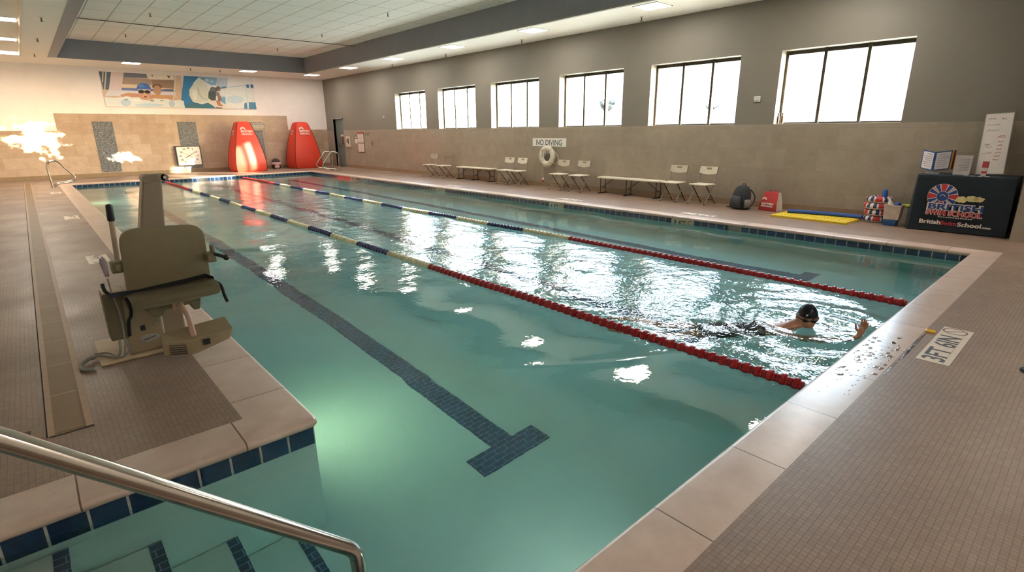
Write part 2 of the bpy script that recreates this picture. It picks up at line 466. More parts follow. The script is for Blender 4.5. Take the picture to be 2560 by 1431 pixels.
for cx in (5.1, 7.85):
    b.box((cx - .105, 2.74, ZF - .01), (cx + .105, 21.9, ZF + 0.004)); b.box((cx - .33, 2.53, ZF - .01), (cx + .33, 2.745, ZF + 0.0045)); b.box((cx - .33, 21.9, ZF - .01), (cx + .33, 22.1, ZF + 0.0045))
b.build('lane_marking', MARK, basin)

# ------------------------------------------------------------------ the water
def wave_field(X, Y, rs, lam, slope, dirs=None, n=30):
    h = np.zeros_like(X); r = np.random.RandomState(rs)
    for i in range(n):
        L = lam[0] * (lam[1] / lam[0]) ** r.rand(); th = r.rand() * 2 * PI if dirs is None else dirs[0] + (r.rand() - .5) * dirs[1]
        k = 2 * PI / L; h += (slope / math.sqrt(n / 2) / k) * np.sin(k * (X * math.cos(th) + Y * math.sin(th)) + r.rand() * 2 * PI)
    return h
def sstep(a, b_, x):
    t = np.clip((x - a) / (b_ - a), 0, 1); return t * t * (3 - 2 * t)
HEAD = (5.07, 1.62)
def chop_of(X, Y):
    mid = sstep(3.5, 4.0, X) * (1 - sstep(6.1, 6.6, X))
    left = 1 - sstep(3.5, 4.0, X); right = sstep(6.1, 6.6, X)
    c = mid * (0.85 - 0.45 * sstep(13, 18, Y)) + left * (0.05 + 0.22 * sstep(4.0, 7.5, Y)) + right * 0.10
    d = np.hypot(X - HEAD[0] + 0.4, Y - HEAD[1] - 0.9)
    c = c + 0.55 * np.exp(-(d / 1.1) ** 2) * mid
    return np.clip(c, 0, 1.4)
def water_patch(x0, x1, y0, y1, step):
    nx = int(round((x1 - x0) / step)) + 1; ny = int(round((y1 - y0) / step)) + 1
    X, Y = np.meshgrid(np.linspace(x0, x1, nx), np.linspace(y0, y1, ny))
    c = chop_of(X, Y)
    h = wave_field(X, Y, 3, (0.6, 2.0), 0.022, n=16) * (0.45 + 0.8 * np.clip(c, 0, 1))
    h += wave_field(X, Y, 5, (0.13, 0.48), 0.050, n=56) * np.clip(c - 0.03, 0, 1.4)
    r = np.hypot(X - HEAD[0], Y - HEAD[1])
    h += 0.011 * np.sin(2 * PI * r / 0.34) * np.exp(-((r - 0.55) / 0.45) ** 2)
    # bow wave: two arms spreading back from the swimmer's head
    ux, uy = 0.62, -0.785
    s = -((X - HEAD[0]) * ux + (Y - HEAD[1]) * uy); l = np.abs((X - HEAD[0]) * -uy + (Y - HEAD[1]) * ux)
    h += 0.016 * np.exp(-((l - 0.30 - 0.42 * s) / 0.10) ** 2) * sstep(-0.45, 0.1, s) * np.exp(-np.clip(s, 0, 9) / 1.6)
    h *= 1 - .25 * sstep(13, 19, Y)
    return nx, ny, X, Y, h, np.clip(c + .12 * sstep(9, 14, Y), 0, 1.4)
def build_water():
    parts = [water_patch(0.972, NX + 0.028, 1.058, FX + 0.028, 0.036), water_patch(-0.928, 0.972, 1.058, 2.868, 0.036)]
    V, F, C = [], [], []; base = 0
    for nx, ny, X, Y, h, c in parts:
        V.append(np.stack([X.ravel(), Y.ravel(), (ZW + h).ravel()], 1)); C.append(c.ravel())
        idx = np.arange(nx * ny).reshape(ny, nx) + base
        F.append(np.stack([idx[:-1, :-1].ravel(), idx[:-1, 1:].ravel(), idx[1:, 1:].ravel(), idx[1:, :-1].ravel()], 1)); base += nx * ny
    V = np.concatenate(V); F = np.concatenate(F); C = np.concatenate(C)
    me = bpy.data.meshes.new('pool_water'); me.from_pydata(V.tolist(), [], F.tolist())
    at = me.attributes.new('chop', 'FLOAT', 'POINT'); at.data.foreach_set('value', C.astype(np.float32))
    for p in me.polygons: p.use_smooth = True
    me.materials.append(WATER)
    o = bpy.data.objects.new('pool_water', me); COL.objects.link(o)
    return tag(o, 'teal rippled water filling the swimming pool', 'water', None, 'stuff')
water = build_water()

# ------------------------------------------------------------------ room shell
def wall_boxes(x0, x1, y0, y1, z0, z1, holes):
    """wall along Y with rectangular openings (ya, yb, za, zb)"""
    m = MB(); hs = sorted(holes); y = y0
    for ya, yb, za, zb in hs:
        if ya > y: m.box((x0, y, z0), (x1, ya, z1))
        if za > z0: m.box((x0, ya, z0), (x1, yb, za))
        if zb < z1: m.box((x0, ya, zb), (x1, yb, z1))
        y = yb
    m.box((x0, y, z0), (x1, y1, z1)); return m
DOOR = (24.97, 26.0, 0.0, 2.22)
holes = [(a, c, WZ0, WZ1) for a, c in WIN_Y] + [DOOR]
wr = wall_boxes(WX, WX + 0.42, YB, FY, -0.05, 4.9, holes).build('wall_right', PAINT_BACKLIT); struct(wr)
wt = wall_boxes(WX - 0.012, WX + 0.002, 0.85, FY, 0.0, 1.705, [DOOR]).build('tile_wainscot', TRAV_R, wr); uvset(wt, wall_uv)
q = MB().box((10.58, YB, -0.05), (WX + 0.2, 0.84, 4.5)).build('wall_right_pier', PAINT_BACKLIT); struct(q)
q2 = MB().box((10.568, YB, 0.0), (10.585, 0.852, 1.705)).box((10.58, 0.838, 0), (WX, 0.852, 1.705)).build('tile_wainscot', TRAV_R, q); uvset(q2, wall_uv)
wb = MB().box((XL - 0.2, FY, -0.05), (12.2, FY + 0.3, 4.9)).build('wall_back', PAINT); struct(wb)
m = MB()
for x0, x1, z1 in ((XL, 1.10, 1.75), (1.10, 9.63, 2.38), (9.63, WX, 1.75)): m.box((x0, FY - 0.015, 0), (x1, FY + 0.005, z1))
uvset(m.build('tile_wainscot', TRAV, wb), wall_uv)
def mosaic():
    t = NT('grey_pebble_mosaic'); v = t.coord('Object', (1, 1, 1))
    vo = t.add('TexVoronoi'); vo.inputs['Scale'].default_value = 42; t.link(v, vo.inputs['Vector'])
    c = t.ramp(vo.outputs['Color'], [(0.15, rgb('45474a')), (0.5, rgb('6a6b6d')), (0.85, rgb('8d8c8a'))])
    t.bsdf(c, 0.35); return t.m
MOS = mosaic()
for x0, x1 in ((2.18, 2.83), (5.05, 5.75), (7.75, 8.45)):
    MB().box((x0, FY - 0.03, 0.17), (x1, FY, 2.09)).build('mosaic_stripe', MOS, wb)
struct(MB().box((XL - 0.2, YB, -0.05), (XL, FY, 4.9)).build('wall_left', PAINT))
struct(MB().box((XL - 0.2, YB - 0.2, -0.05), (12.2, YB, 4.9)).build('wall_front', PAINT))
BASEB = M('brown_base_tile', '8b745a', 0.4, var=0.12, scale=9)
struct(MB().box((WX - 0.022, 0.87, 0), (WX - 0.011, 24.9, 0.13)).build('baseboard_right', BASEB))
struct(MB().box((XL, FY - 0.026, 0), (WX, FY - 0.014, 0.14)).build('baseboard_back', BASEB))
# ceiling: low soffits round a raised tray, slate fascias
ZS, ZT = 4.075, 4.68
TX0, TX1, TY0, TY1 = 1.43, 9.70, -1.5, 24.20
b = MB()
b.box((TX1 + .02, YB, ZS), (12.1, 27, ZS + 0.12)); b.box((XL, TY1 + .02, ZS), (TX1 + .03, 27, ZS + 0.12)); b.box((0.54, YB, ZS), (1.19, TY1 + .03, ZS + 0.12)); b.box((0.5, YB, ZS), (TX1 + .03, TY0, ZS + .12))
b.box((XL, YB, ZS + 0.05), (0.5, TY1 + .03, ZS + 0.12))
soff = struct(b.build('ceiling_soffit', WHITE_CEIL))
struct(MB().box((0.495, YB, ZS - 0.02), (0.545, TY1 + .02, ZS + 0.06)).build('trim_2', M('cream_trim', 'e3dac6', 0.5)))
struct(MB().box((XL, YB, ZT), (12.1, 27, ZT + 0.1)).build('ceiling', CEILT))
b = MB()
b.box((TX1, TY0, ZS - 0.005), (TX1 + .06, TY1 + .06, ZT)); b.box((1.19, TY1, ZS - 0.005), (TX1 + .06, TY1 + .06, ZT)); b.box((1.19, TY0, ZS - 0.004), (TX0, TY1 + .06, ZT))
b.box((1.19, TY0 - .05, ZS - .005), (TX1, TY0, ZT))
struct(b.build('ceiling_fascia', FASCIA))
struct(MB().box((TX1 - 0.004, TY0, ZS - 0.03), (TX1 + 0.07, TY1, ZS - 0.004)).build('trim_3', M('light_fascia_trim', '9b948a', 0.5)))

# windows: bronze frames with three panes, recessed in plastered reveals
for i, (y0, y1) in enumerate(reversed(WIN_Y)):
    xf = WX + 0.27
    m = MB()
    m.box((xf, y0, WZ0), (xf + 0.05, y1, WZ0 + 0.035)).box((xf, y0, WZ1 - 0.07), (xf + 0.05, y1, WZ1)).box((xf, y0, WZ0), (xf + 0.05, y0 + 0.04, WZ1)).box((xf - .04, y1 - 0.05, WZ0), (xf + 0.05, y1, WZ1))
    for k in (1, 2):
        yc = y0 + (y1 - y0) * k / 3; m.box((xf - 0.05, yc - 0.030, WZ0), (xf + 0.06, yc + 0.030, WZ1))
    w = m.build('window_%d' % (i + 1), BRONZE, bev=0.004); struct(w)
    for k in range(3):
        ya = y0 + (y1 - y0) * k / 3 + 0.03; yb = y0 + (y1 - y0) * (k + 1) / 3 - 0.03
        MB().box((xf + 0.02, ya, WZ0 + 0.03), (xf + 0.026, yb, WZ1 - 0.06)).build('pane', GLASS, w)
    MB().box((WX - 0.01, y0, WZ0 - 0.012), (xf, y1, WZ0 + 0.004)).build('sill', M('pale_sill', 'd9d3c4', 0.4), w)
# door in the window wall's far end
m = MB().box((WX - .02, DOOR[0] - .05, 0), (WX + .16, DOOR[0], 2.27)).box((WX - .02, DOOR[1], 0), (WX + .16, DOOR[1] + .05, 2.27)).box((WX - .02, DOOR[0] - .05, 2.22), (WX + .16, DOOR[1] + .05, 2.27))
d = struct(m.build('door_1', M('grey_door_frame', '7b7d78', 0.5)))
MB().box((WX + .10, DOOR[0], 0.01), (WX + .15, DOOR[1], 2.22)).build('leaf', M('grey_green_door', '6b716c', 0.45), d)
MB().box((WX + .09, 25.2, .95), (WX + .10, 25.8, 1.02)).build('push_bar', STEEL, d)
MB().box((WX + .085, 25.2, 2.08), (WX + .10, 25.7, 2.16)).build('door_closer', M('teal_closer', '5d7a70', .4), d)

# ------------------------------------------------------------------ lamps the place has, plus some added ones
PANEL = emis('ceiling_panel_glow', (1.0, 0.92, 0.83), 22.0)
FRAME_W = M('white_light_frame', 'e8e2d4', 0.4)
PANEL_DIM = emis('ceiling_panel_soft_glow', (1.0, 0.92, 0.83), 9.0)
def panel(x0, x1, y0, y1, z, label, group, glow=None):
    cx, cy_ = (x0 + x1) / 2, (y0 + y1) / 2
    t = thing('ceiling_light', label, 'ceiling light', (cx, cy_, z), 0, group)
    hx, hy = (x1 - x0) / 2, (y1 - y0) / 2
    m = MB(); w = 0.022
    m.box((-hx, -hy, -0.012), (hx, -hy + w, 0)).box((-hx, hy - w, -0.012), (hx, hy, 0)).box((-hx, -hy, -0.012), (-hx + w, hy, 0)).box((hx - w, -hy, -0.012), (hx, hy, 0))
    m.build('frame', FRAME_W, t)
    MB().box((-hx + w, -hy + w, -0.008), (hx - w, hy - w, -0.001)).build('diffuser', glow or PANEL, t)
    return t
rows = [7.10, 10.65, 14.17, 17.70, 21.22]
ordn = ['nearest', 'second nearest', 'middle', 'second farthest', 'farthest']
for k, yy in enumerate(rows):
    panel(10.0, 10.56, yy - 0.30, yy + 0.30, ZS, '%s square ceiling light along the window wall soffit' % ordn[k], 'soffit lights along the window wall')
for yy in (3.58, 0.06): panel(10.0, 10.56, yy - 0.30, yy + 0.30, ZS, 'square soffit light above the window wall, nearer than the picture shows', 'soffit lights along the window wall')
panel(9.95, 10.5, 24.48, 25.05, ZS, 'square ceiling light in the far corner by the window wall', 'soffit lights over the far wall')
panel(7.28, 7.86, 24.50, 25.08, ZS, 'square ceiling light over the surfer half of the mural', 'soffit lights over the far wall')
panel(3.23, 3.80, 24.22, 24.78, ZS, 'square ceiling light over the swimmer half of the mural', 'soffit lights over the far wall')
for k, yy in enumerate((17.35, 20.81, 24.00)):
    panel(-0.74, 0.47, yy - 0.29, yy + 0.29, ZS + 0.05, '%s long ceiling light beyond the cream trim strip' % ('nearest', 'middle', 'farthest')[k], 'long lights over the left deck', PANEL_DIM if k < 2 else None)
for xx in (1.2, 4.6): panel(xx - .29, xx + .29, -2.65, -2.07, ZS, 'added square soffit light behind the camera, brightening the near end', 'added soffit lights over the near deck')  # unseen lamps added to brighten the near deck and steps
# added spot lamps, noise-patterned to imitate sun glinting off water onto the far wall
def added_glint_spot(name, src, dst, a, b_, power, seed, thr):
    ld = bpy.data.lights.new(name, 'SPOT'); lo = bpy.data.objects.new(name, ld); COL.objects.link(lo)
    src, dst = Vector(src), Vector(dst); lo.location = src; lo.rotation_euler = (dst - src).to_track_quat('-Z', 'Y').to_euler()
    ld.spot_size = math.radians(34); ld.spot_blend = .2; ld.shadow_soft_size = .01; ld.energy = power; ld.color = (1.0, .84, .62)
    ld.use_nodes = True; t = ld.node_tree; N = t.nodes; em = N['Emission']
    tc = N.new('ShaderNodeTexCoord'); sp = N.new('ShaderNodeSeparateXYZ'); t.links.new(tc.outputs['Normal'], sp.inputs[0])
    def mt(op, p, q=0.0):
        n = N.new('ShaderNodeMath'); n.operation = op
        for i, v in enumerate((p, q)):
            if hasattr(v, 'links'): t.links.new(v, n.inputs[i])
            else: n.inputs[i].default_value = v
        return n.outputs[0]
    z = mt('ABSOLUTE', sp.outputs[2]); u = mt('DIVIDE', sp.outputs[0], z); v = mt('DIVIDE', sp.outputs[1], z)
    cb = N.new('ShaderNodeCombineXYZ'); t.links.new(u, cb.inputs[0]); t.links.new(v, cb.inputs[1]); cb.inputs[2].default_value = seed
    ns = N.new('ShaderNodeTexNoise'); ns.inputs['Scale'].default_value = 26; ns.inputs['Detail'].default_value = 4; ns.inputs['Roughness'].default_value = .6; t.links.new(cb.outputs[0], ns.inputs['Vector'])
    d = mt('SQRT', mt('ADD', mt('POWER', mt('DIVIDE', u, a), 2.0), mt('POWER', mt('DIVIDE', v, b_), 2.0)))
    val = mt('ADD', mt('SUBTRACT', 1.0, d), mt('MULTIPLY', mt('SUBTRACT', ns.outputs[0], .5), 2.6))
    mr = N.new('ShaderNodeMapRange'); mr.interpolation_type = 'SMOOTHSTEP'; mr.inputs['From Min'].default_value = thr; mr.inputs['From Max'].default_value = thr + .3
    t.links.new(val, mr.inputs['Value']); t.links.new(mr.outputs[0], em.inputs['Strength'])
added_glint_spot('added_glint_spot', (5.4, 20.2, -.08), (.45, 26.8, 1.45), .085, .085, 9000, 1.3, .12)
added_glint_spot('added_glint_spot', (5.4, 23.0, -.08), (2.95, 26.8, .72), .105, .055, 3200, 4.1, .12)
# underwater lamps on the left pool wall
POOLGLOW = emis('pool_lamp_glow', (0.94, 1.0, 0.58), 58.0)
for k, yy in enumerate((3.75, 11.2, 19.0)):
    t = thing('pool_lamp', '%s round underwater lamp on the left pool wall' % ('nearest', 'middle', 'farthest')[k], 'pool lamp', (0.97, yy, -0.72), 0, 'underwater lamps')
    MB().lathe([(0.14, 0), (0.14, 0.012), (0.10, 0.02), (0.098, 0.0)], ax=(1, 0, 0), n=28).build('bezel', STEEL, t, smooth=True)
    MB().lathe([(0.098, 0.004), (0.07, 0.018), (0.01, 0.022)], ax=(1, 0, 0), n=28).build('lens', POOLGLOW, t, smooth=True)

t = thing('pool_lamp', 'dim round underwater lamp added on the near pool wall to brighten the steps', 'pool lamp', (1.75, 1.055, -.70), PI / 2, 'underwater lamps')  # extra lamp added out of view to lift the dark steps
MB().lathe([(0.14, 0), (0.14, 0.012), (0.10, 0.02), (0.098, 0.0)], ax=(1, 0, 0), n=28).build('bezel', STEEL, t, smooth=True)
MB().lathe([(0.098, 0.004), (0.07, 0.018), (0.01, 0.022)], ax=(1, 0, 0), n=28).build('lens', emis('added_lamp_glow', (1.0, 0.96, 0.84), 26.0), t, smooth=True)

# ------------------------------------------------------------------ outside the windows
GRD = M('outdoor_concrete', 'cfc8b8', 0.8, var=0.05)
struct(MB().box((12.2, -40, -0.6), (70, 60, -0.35)).build('outdoor_ground', GRD))
def round_hole_wall(x, y0, y1, z1, holes, th=0.35):
    """free-standing wall along Y with round openings: rings of quads from circle to cell border"""
    m = MB()
    cells = []; y = y0
    for cyy, cz, r in holes:
        cells.append((cyy - r - .5, cyy + r + .5, cyy, cz, r))
    for ya, yb, cyy, cz, r in cells:
        if ya > y: m.box((x, y, -0.4), (x + th, ya, z1))
        n = 48; circ = []; sq = []
        for j in range(n):
            a = 2 * PI * j / n; dy, dz = math.cos(a), math.sin(a)
            circ.append((cyy + r * dy, cz + r * dz))
            ty = ((yb - cyy) if dy > 0 else (cyy - ya)) / max(abs(dy), 1e-6); tz = ((z1 - cz) if dz > 0 else (cz + .4)) / max(abs(dz), 1e-6)
            s = min(ty, tz); sq.append((cyy + s * dy, cz + s * dz))
        for (cnr) in ((ya, -.4), (yb, -.4), (ya, z1), (yb, z1)):
            j = min(range(n), key=lambda i: (sq[i][0] - cnr[0]) ** 2 + (sq[i][1] - cnr[1]) ** 2); sq[j] = cnr
        F = lambda L, xx: [Vector((xx, p[0], p[1])) for p in L]
        m.rings([F(circ, x), F(sq, x), F(sq, x + th), F(circ, x + th)], False, True)
        y = yb
    m.box((x, y, -0.4), (x + th, y1, z1)); return m
port = round_hole_wall(20.0, 4.0, 19.0, 4.0, [(6.0, 2.95, 0.62), (10.95, 2.95, 0.64), (16.05, 2.98, 0.62)]).build('garden_wall', M('white_stucco', 'e9e6df', 0.8, var=0.02))
tag(port, 'white stucco garden wall with round openings outside the windows', 'wall')
LEAF = M('outdoor_foliage', '23241a', 0.7, var=0.35, scale=20)
BARK = M('tree_bark', '241b13', 0.8)
def tree(x, y, h, r, seed, label):
    t = thing('tree', label, 'tree', (x, y, -0.35)); rn = random.Random(seed)
    MB().tube([(0, 0, -.02), (0.05, 0, h * .45), (0, .1, h * .8)], [.16, .12, .05], 8).build('trunk', BARK, t, smooth=True)
    m = MB()
    for _ in range(1800):
        a = rn.random() * 2 * PI; u = rn.random() * 2 - 1; q = rn.random() ** .4; s = math.sqrt(1 - u * u)
        c = Vector((r * q * s * math.cos(a), r * q * s * math.sin(a), h * .68 + r * .8 * q * u)); d1 = Vector((rn.gauss(0, 1), rn.gauss(0, 1), rn.gauss(0, 1))).normalized(); d2 = d1.orthogonal().normalized(); L = .22 + .16 * rn.random()
        m.poly([c - d1 * L, c + d2 * L * .5, c + d1 * L, c - d2 * L * .5])
    m.build('foliage', LEAF, t)
tree(29.0, 23.2, 3.75, 1.6, 1, 'bushy tree seen through the round opening behind the middle windows')
tree(30.0, 16.2, 3.1, 1.4, 2, 'low tree seen through the round opening behind the second nearest window')
# ================================================================== window-wall side: chairs, benches, bags, table
CHAIR_W = M('white_chair_plastic', 'ece4d2', 0.42, var=0.03)
TUBE_L = M('grey_tube_steel', '9c948a', 0.35, 0.7)
TUBE_D = M('dark_tube_steel', '4b4640', 0.4, 0.6)
RUB = M('black_rubber', '1b1a19', 0.7)
def plate_hole(W, H, nx, nz, hole, low, th):
    """a slightly dished panel in the YZ plane with a rectangular slot; low(t) lowers the bottom edge"""
    bm = bmesh.new(); V = {}
    for i in range(nx + 1):
        for j in range(nz + 1):
            t = i / nx * 2 - 1; y = t * W / 2; zb = low(t); z = zb + (H - zb) * j / nz
            V[i, j] = bm.verts.new((0.018 * t * t * -1, y, z))
    for i in range(nx):
        for j in range(nz):
            if hole[0] <= i < hole[1] and hole[2] <= j < hole[3]: continue
            bm.faces.new((V[i, j], V[i + 1, j], V[i + 1, j + 1], V[i, j + 1]))
    r = bmesh.ops.solidify(bm, geom=bm.faces[:], thickness=th)
    return bm
def folding_chair():
    t = thing('folding_chair', 'x', 'chair')
    m = MB()                                           # seat: rounded slab, front lip rolled
    m.box((-0.205, -0.215, 0.425), (0.185, 0.215, 0.452)); m.build('seat', CHAIR_W, t, bev=0.012, seg=3)
    m = MB(); m.bm.free(); m.bm = plate_hole(0.43, 0.165, 14, 8, (5, 9, 5, 7), lambda q: -0.012 + 0.03 * q * q, 0.012)
    rot = Matrix.Rotation(math.radians(14), 4, 'Y'); m.bm.transform(Matrix.Translation((0.185, 0, 0.655)) @ rot)
    m.build('backrest', CHAIR_W, t, smooth=True)
    for s in (-1, 1):
        y = 0.205 * s
        m = MB().tube(smooth_path([(0.245, y, 0.79), (0.19, y, 0.60), (0.14, y, 0.44), (-0.19, y * 1.02, 0.012)], 4), 0.011, 8)
        f = m.build('front_leg', TUBE_L, t, smooth=True); MB().cyl((-0.1835, y * 1.02, 0.02), (-0.198, y * 1.02, 0.0), 0.014).build('foot_cap', RUB, f)
        y2 = 0.178 * s
        r = MB().tube([(-0.135, y2, 0.43), (0.26, y2, 0.012)], 0.011, 8).build('rear_leg', TUBE_D, t, smooth=True)
        MB().cyl((0.252, y2, 0.02), (0.27, y2, 0.0), 0.014).build('foot_cap', RUB, r)
    MB().cyl((-0.10, -0.205, 0.135), (-0.10, 0.205, 0.135), 0.008, n=8).build('stretcher', TUBE_L, t, smooth=True)
    MB().cyl((0.185, -0.178, 0.09), (0.185, 0.178, 0.09), 0.008, n=8).build('stretcher', TUBE_D, t, smooth=True)
    return t
chairs = [(17.06, 'white folding chair farthest along the window wall, one of the pair beyond the far bench', 0.04), (16.18, 'white folding chair beside the far end of the far white bench', 0.03),
          (12.82, 'white folding chair touching the near end of the far bench', 0.02), (12.24, 'white folding chair second from the far bench, seat overlapping its neighbour', -0.02),
          (10.50, 'white folding chair right beside the hanging life ring', 0.02), (9.76, 'white folding chair between the life ring pair and the near bench, nearer of that pair', 0.0),
          (6.85, 'white folding chair at the near end of the near white bench', 0.0), (6.12, 'white folding chair nearest the black backpack', -0.08)]
c0 = folding_chair()
for i, (y, lb, rz) in enumerate(chairs):
    if i == 0:
        c0.location = (11.18, y, 0); c0.rotation_euler = (0, 0, rz); c0['label'] = lb; c0['group'] = 'folding chairs along the window wall'
    else: dup(c0, (11.18, y, 0), rz, lb, 'folding chairs along the window wall')
def bench():
    t = thing('folding_bench', 'x', 'bench')
    MB().box((-0.15, -0.95, 0.395), (0.15, 0.95, 0.435)).build('seat_board', CHAIR_W, t, bev=0.014, seg=3)
    for k, (y, br) in enumerate(((-0.85, 1), (0.03, -1), (0.86, -1))):
        m = MB()
        for sx in (-0.10, 0.10): m.cyl((sx, y, 0.40), (sx, y, 0.02), 0.012, n=8)
        m.cyl((-0.10, y, 0.16), (0.10, y, 0.16), 0.009, n=8)
        lf = m.build('leg_frame', TUBE_D, t, smooth=True)
        MB().box((-0.19, y - 0.014, 0.0), (0.19, y + 0.014, 0.026)).build('foot_bar', RUB, lf, bev=0.006)
        MB().tube([(0, y, 0.165), (0, y + 0.20 * br, 0.30), (0, y + 0.36 * br, 0.40)], 0.009, 8).build('brace', TUBE_D, t, smooth=True)
    return t
b0 = bench(); b0.location = (11.37, 8.22, 0); b0['label'] = 'near white folding bench between two pairs of chairs'; b0['group'] = 'folding benches along the window wall'
dup(b0, (11.40, 14.60, 0), 0, 'far white folding bench beneath the fourth and fifth nearest windows', 'folding benches along the window wall')

# signs and fittings on the window wall
RT, UP = (0, -1, 0), (0, 0, 1)
t = thing('no_diving_sign', 'white rectangular sign lettered NO DIVING above the life ring', 'sign', (WX - 0.012, 11.28, 1.285))
MB().box((-0.008, -0.685, -0.118), (0.0, 0.685, 0.118)).build('board', WHITEP, t, bev=0.003)
MB().text('NO DIVING', (-0.0085, 0.535, -0.082), RT, UP, 0.226, 0.001, 0.004, width=1.05).build('lettering', GREYL, t)
RINGW = M('white_life_ring_foam', 'd9d2bf', 0.6, var=0.05)
ROPE = M('cream_rope', 'd5ccb6', 0.8, var=0.08, scale=60)
t = thing('life_ring', 'white life ring hanging on the wall below the NO DIVING sign', 'life ring', (11.44, 11.25, 0.90))
MB().torus((0, 0, 0), 0.225, 0.078, (1, 0, 0), 40, 14, 0.75).build('ring', RINGW, t, smooth=True)
for a in (45, 135, 225, 315):
    q = math.radians(a); m = MB(); c = Vector((0, 0.225 * math.cos(q), 0.225 * math.sin(q))); d = Vector((0, math.cos(q), math.sin(q))); tg = Vector((0, -math.sin(q), math.cos(q)))
    m.rings([[c + tg * w + d * 0.081 * math.cos(2 * PI * j / 16) + Vector((1, 0, 0)) * 0.062 * math.sin(2 * PI * j / 16) for j in range(16)] for w in (-0.022, 0.022)])
    m.build('band', M('off_white_band', 'c9c0aa', 0.7), t, smooth=True)
pts = []
for j in range(49):
    q = 2 * PI * j / 48; rr = 0.305 + 0.035 * abs(math.sin(2 * q)); pts.append((-0.01, rr * math.cos(q + .785), rr * math.sin(q + .785)))
MB().tube(pts[:-1], 0.006, 6, closed=True).build('grab_rope', ROPE, t, smooth=True)
MB().box((0.02, -0.03, 0.06), (0.107, 0.03, 0.16)).tube([(0.03, 0.05, 0.13), (-0.05, 0.05, 0.10), (-0.06, 0.05, 0.13)], 0.01, 8).tube([(0.03, -0.05, 0.13), (-0.05, -0.05, 0.10), (-0.06, -0.05, 0.13)], 0.01, 8).build('hook', M('white_hook', 'd4ccba', .5), t, bev=.004)
MB().tube(smooth_path([(-0.05, 0.06, 0.24), (-0.06, 0.09, 0.06), (-0.07, 0.03, 0.0), (-0.065, -0.02, 0.09), (-0.06, 0.04, 0.12), (-0.06, 0.09, 0.03), (-0.06, 0.12, -0.04)], 6), 0.008, 6).build('rope_coil', ROPE, t, smooth=True)
MB().tube(smooth_path([(0, -0.26, 0.17), (0.02, -0.40, 0.02), (0.02, -0.44, -0.12), (0.0, -0.36, -0.19), (-0.02, -0.18, -0.22), (-0.03, 0.02, -0.30), (-0.02, 0.14, -0.28), (0.0, 0.20, -0.33), (0.0, 0.23, -0.40)], 6), 0.008, 6).build('throw_rope', ROPE, t, smooth=True)
MB().tube([(0.0, 0.165, -0.29), (0.0, 0.165, -0.63)], 0.005, 6).build('float_line', ROPE, t, smooth=True)
fl = MB().lathe([(0.006, 0.075), (0.028, 0.065), (0.036, 0.035), (0.036, 0.0)], (0, .165, -.70), n=16).build('rope_float', M('white_float', 'dcd3c2', .5), t, smooth=True)
MB().lathe([(0.036, 0.0), (0.035, -0.03), (0.024, -0.058), (0.006, -0.066)], (0, .165, -.70), n=16).build('float_tip', M('red_float_tip', 'b2412c', .5), fl, smooth=True)
t = thing('thermostat', 'small white wall box under a clear cover between the two nearest windows', 'thermostat', (WX, 5.28, 2.21))
MB().box((-0.02, -0.065, -0.055), (0, 0.065, 0.055)).build('base', WHITE, t, bev=0.006)
MB().box((-0.045, -0.045, -0.028), (-0.02, 0.045, 0.038)).build('dial_unit', M('pale_grey_unit', 'c9cbc6', .4), t, bev=0.006)
t = thing('wall_sensor', 'tiny white sensor on the wall beyond the farthest window', 'sensor', (WX, 20.97, 2.22))
MB().box((-0.03, -0.05, -0.045), (0, 0.05, 0.045)).build('housing', WHITE, t, bev=0.01)
MB().ell((-0.03, 0, -.005), (.012, .022, .022)).build('lens', M('pale_lens', 'cfd0ca', .3), t, smooth=True)
NOTICE = M('notice_paper', 'ddd2c6', 0.6, var=0.04); NFRAME = M('notice_frame', '6d5148', 0.5)
t = thing('notice_board', 'tall notice board of two white papers under a red header by the far door', 'notice board', (WX - 0.012, 23.2, 1.17))
MB().box((-0.02, -0.32, -0.45), (0, 0.32, 0.45)).build('frame', NFRAME, t, bev=0.004)
MB().box((-0.024, -0.28, -0.01), (-0.02, 0.28, 0.36)).build('paper', NOTICE, t); MB().box((-0.024, -0.28, -0.42), (-0.02, 0.28, -0.05)).build('paper', NOTICE, t)
MB().box((-0.024, -0.28, 0.365), (-0.02, 0.28, 0.43)).build('header', M('faded_red_header', 'b0564e', .5), t)
m = MB(); rn = random.Random(4)
for z in np.arange(-0.38, 0.33, 0.035):
    if -0.06 < z < 0.02: continue
    m.box((-0.0246, -0.22 + rn.random() * .05, z), (-0.0241, 0.24 - rn.random() * .12, z + 0.010))
m.build('print_lines', M('faded_print', 'a2948c', .6), t)
t = thing('grey_plaque', 'small grey plaque beside the notice board header', 'plaque', (WX - .012, 22.55, 1.53))
MB().box((-.012, -.2, -.08), (0, .2, .08)).build('plate', M('grey_plaque_metal', '8b8378', .5), t, bev=.003); MB().box((-.014, -.16, -.01), (-.012, .16, .02)).build('print_line', GREYL, t)
t = thing('wall_telephone', 'pale wall telephone box next to the far door', 'telephone', (WX - .012, 24.45, 1.2))
MB().box((-.07, -.2, -.26), (0, .2, .24)).build('housing', M('cream_phone', 'cfc2ae', .5), t, bev=.015); MB().box((-.085, -.05, -.06), (-.07, .08, .10)).build('keypad', M('grey_keypad', '8e8378', .5), t, bev=.004)
MB().tube(smooth_path([(-.09, -.13, .13), (-.11, -.14, .02), (-.09, -.13, -.1)], 5), .018, 8).build('handset', BLACK, t, smooth=True)
t = thing('small_wall_sign', 'small black and white sign between the telephone and the notice board', 'sign', (WX - .012, 23.66, 1.3))
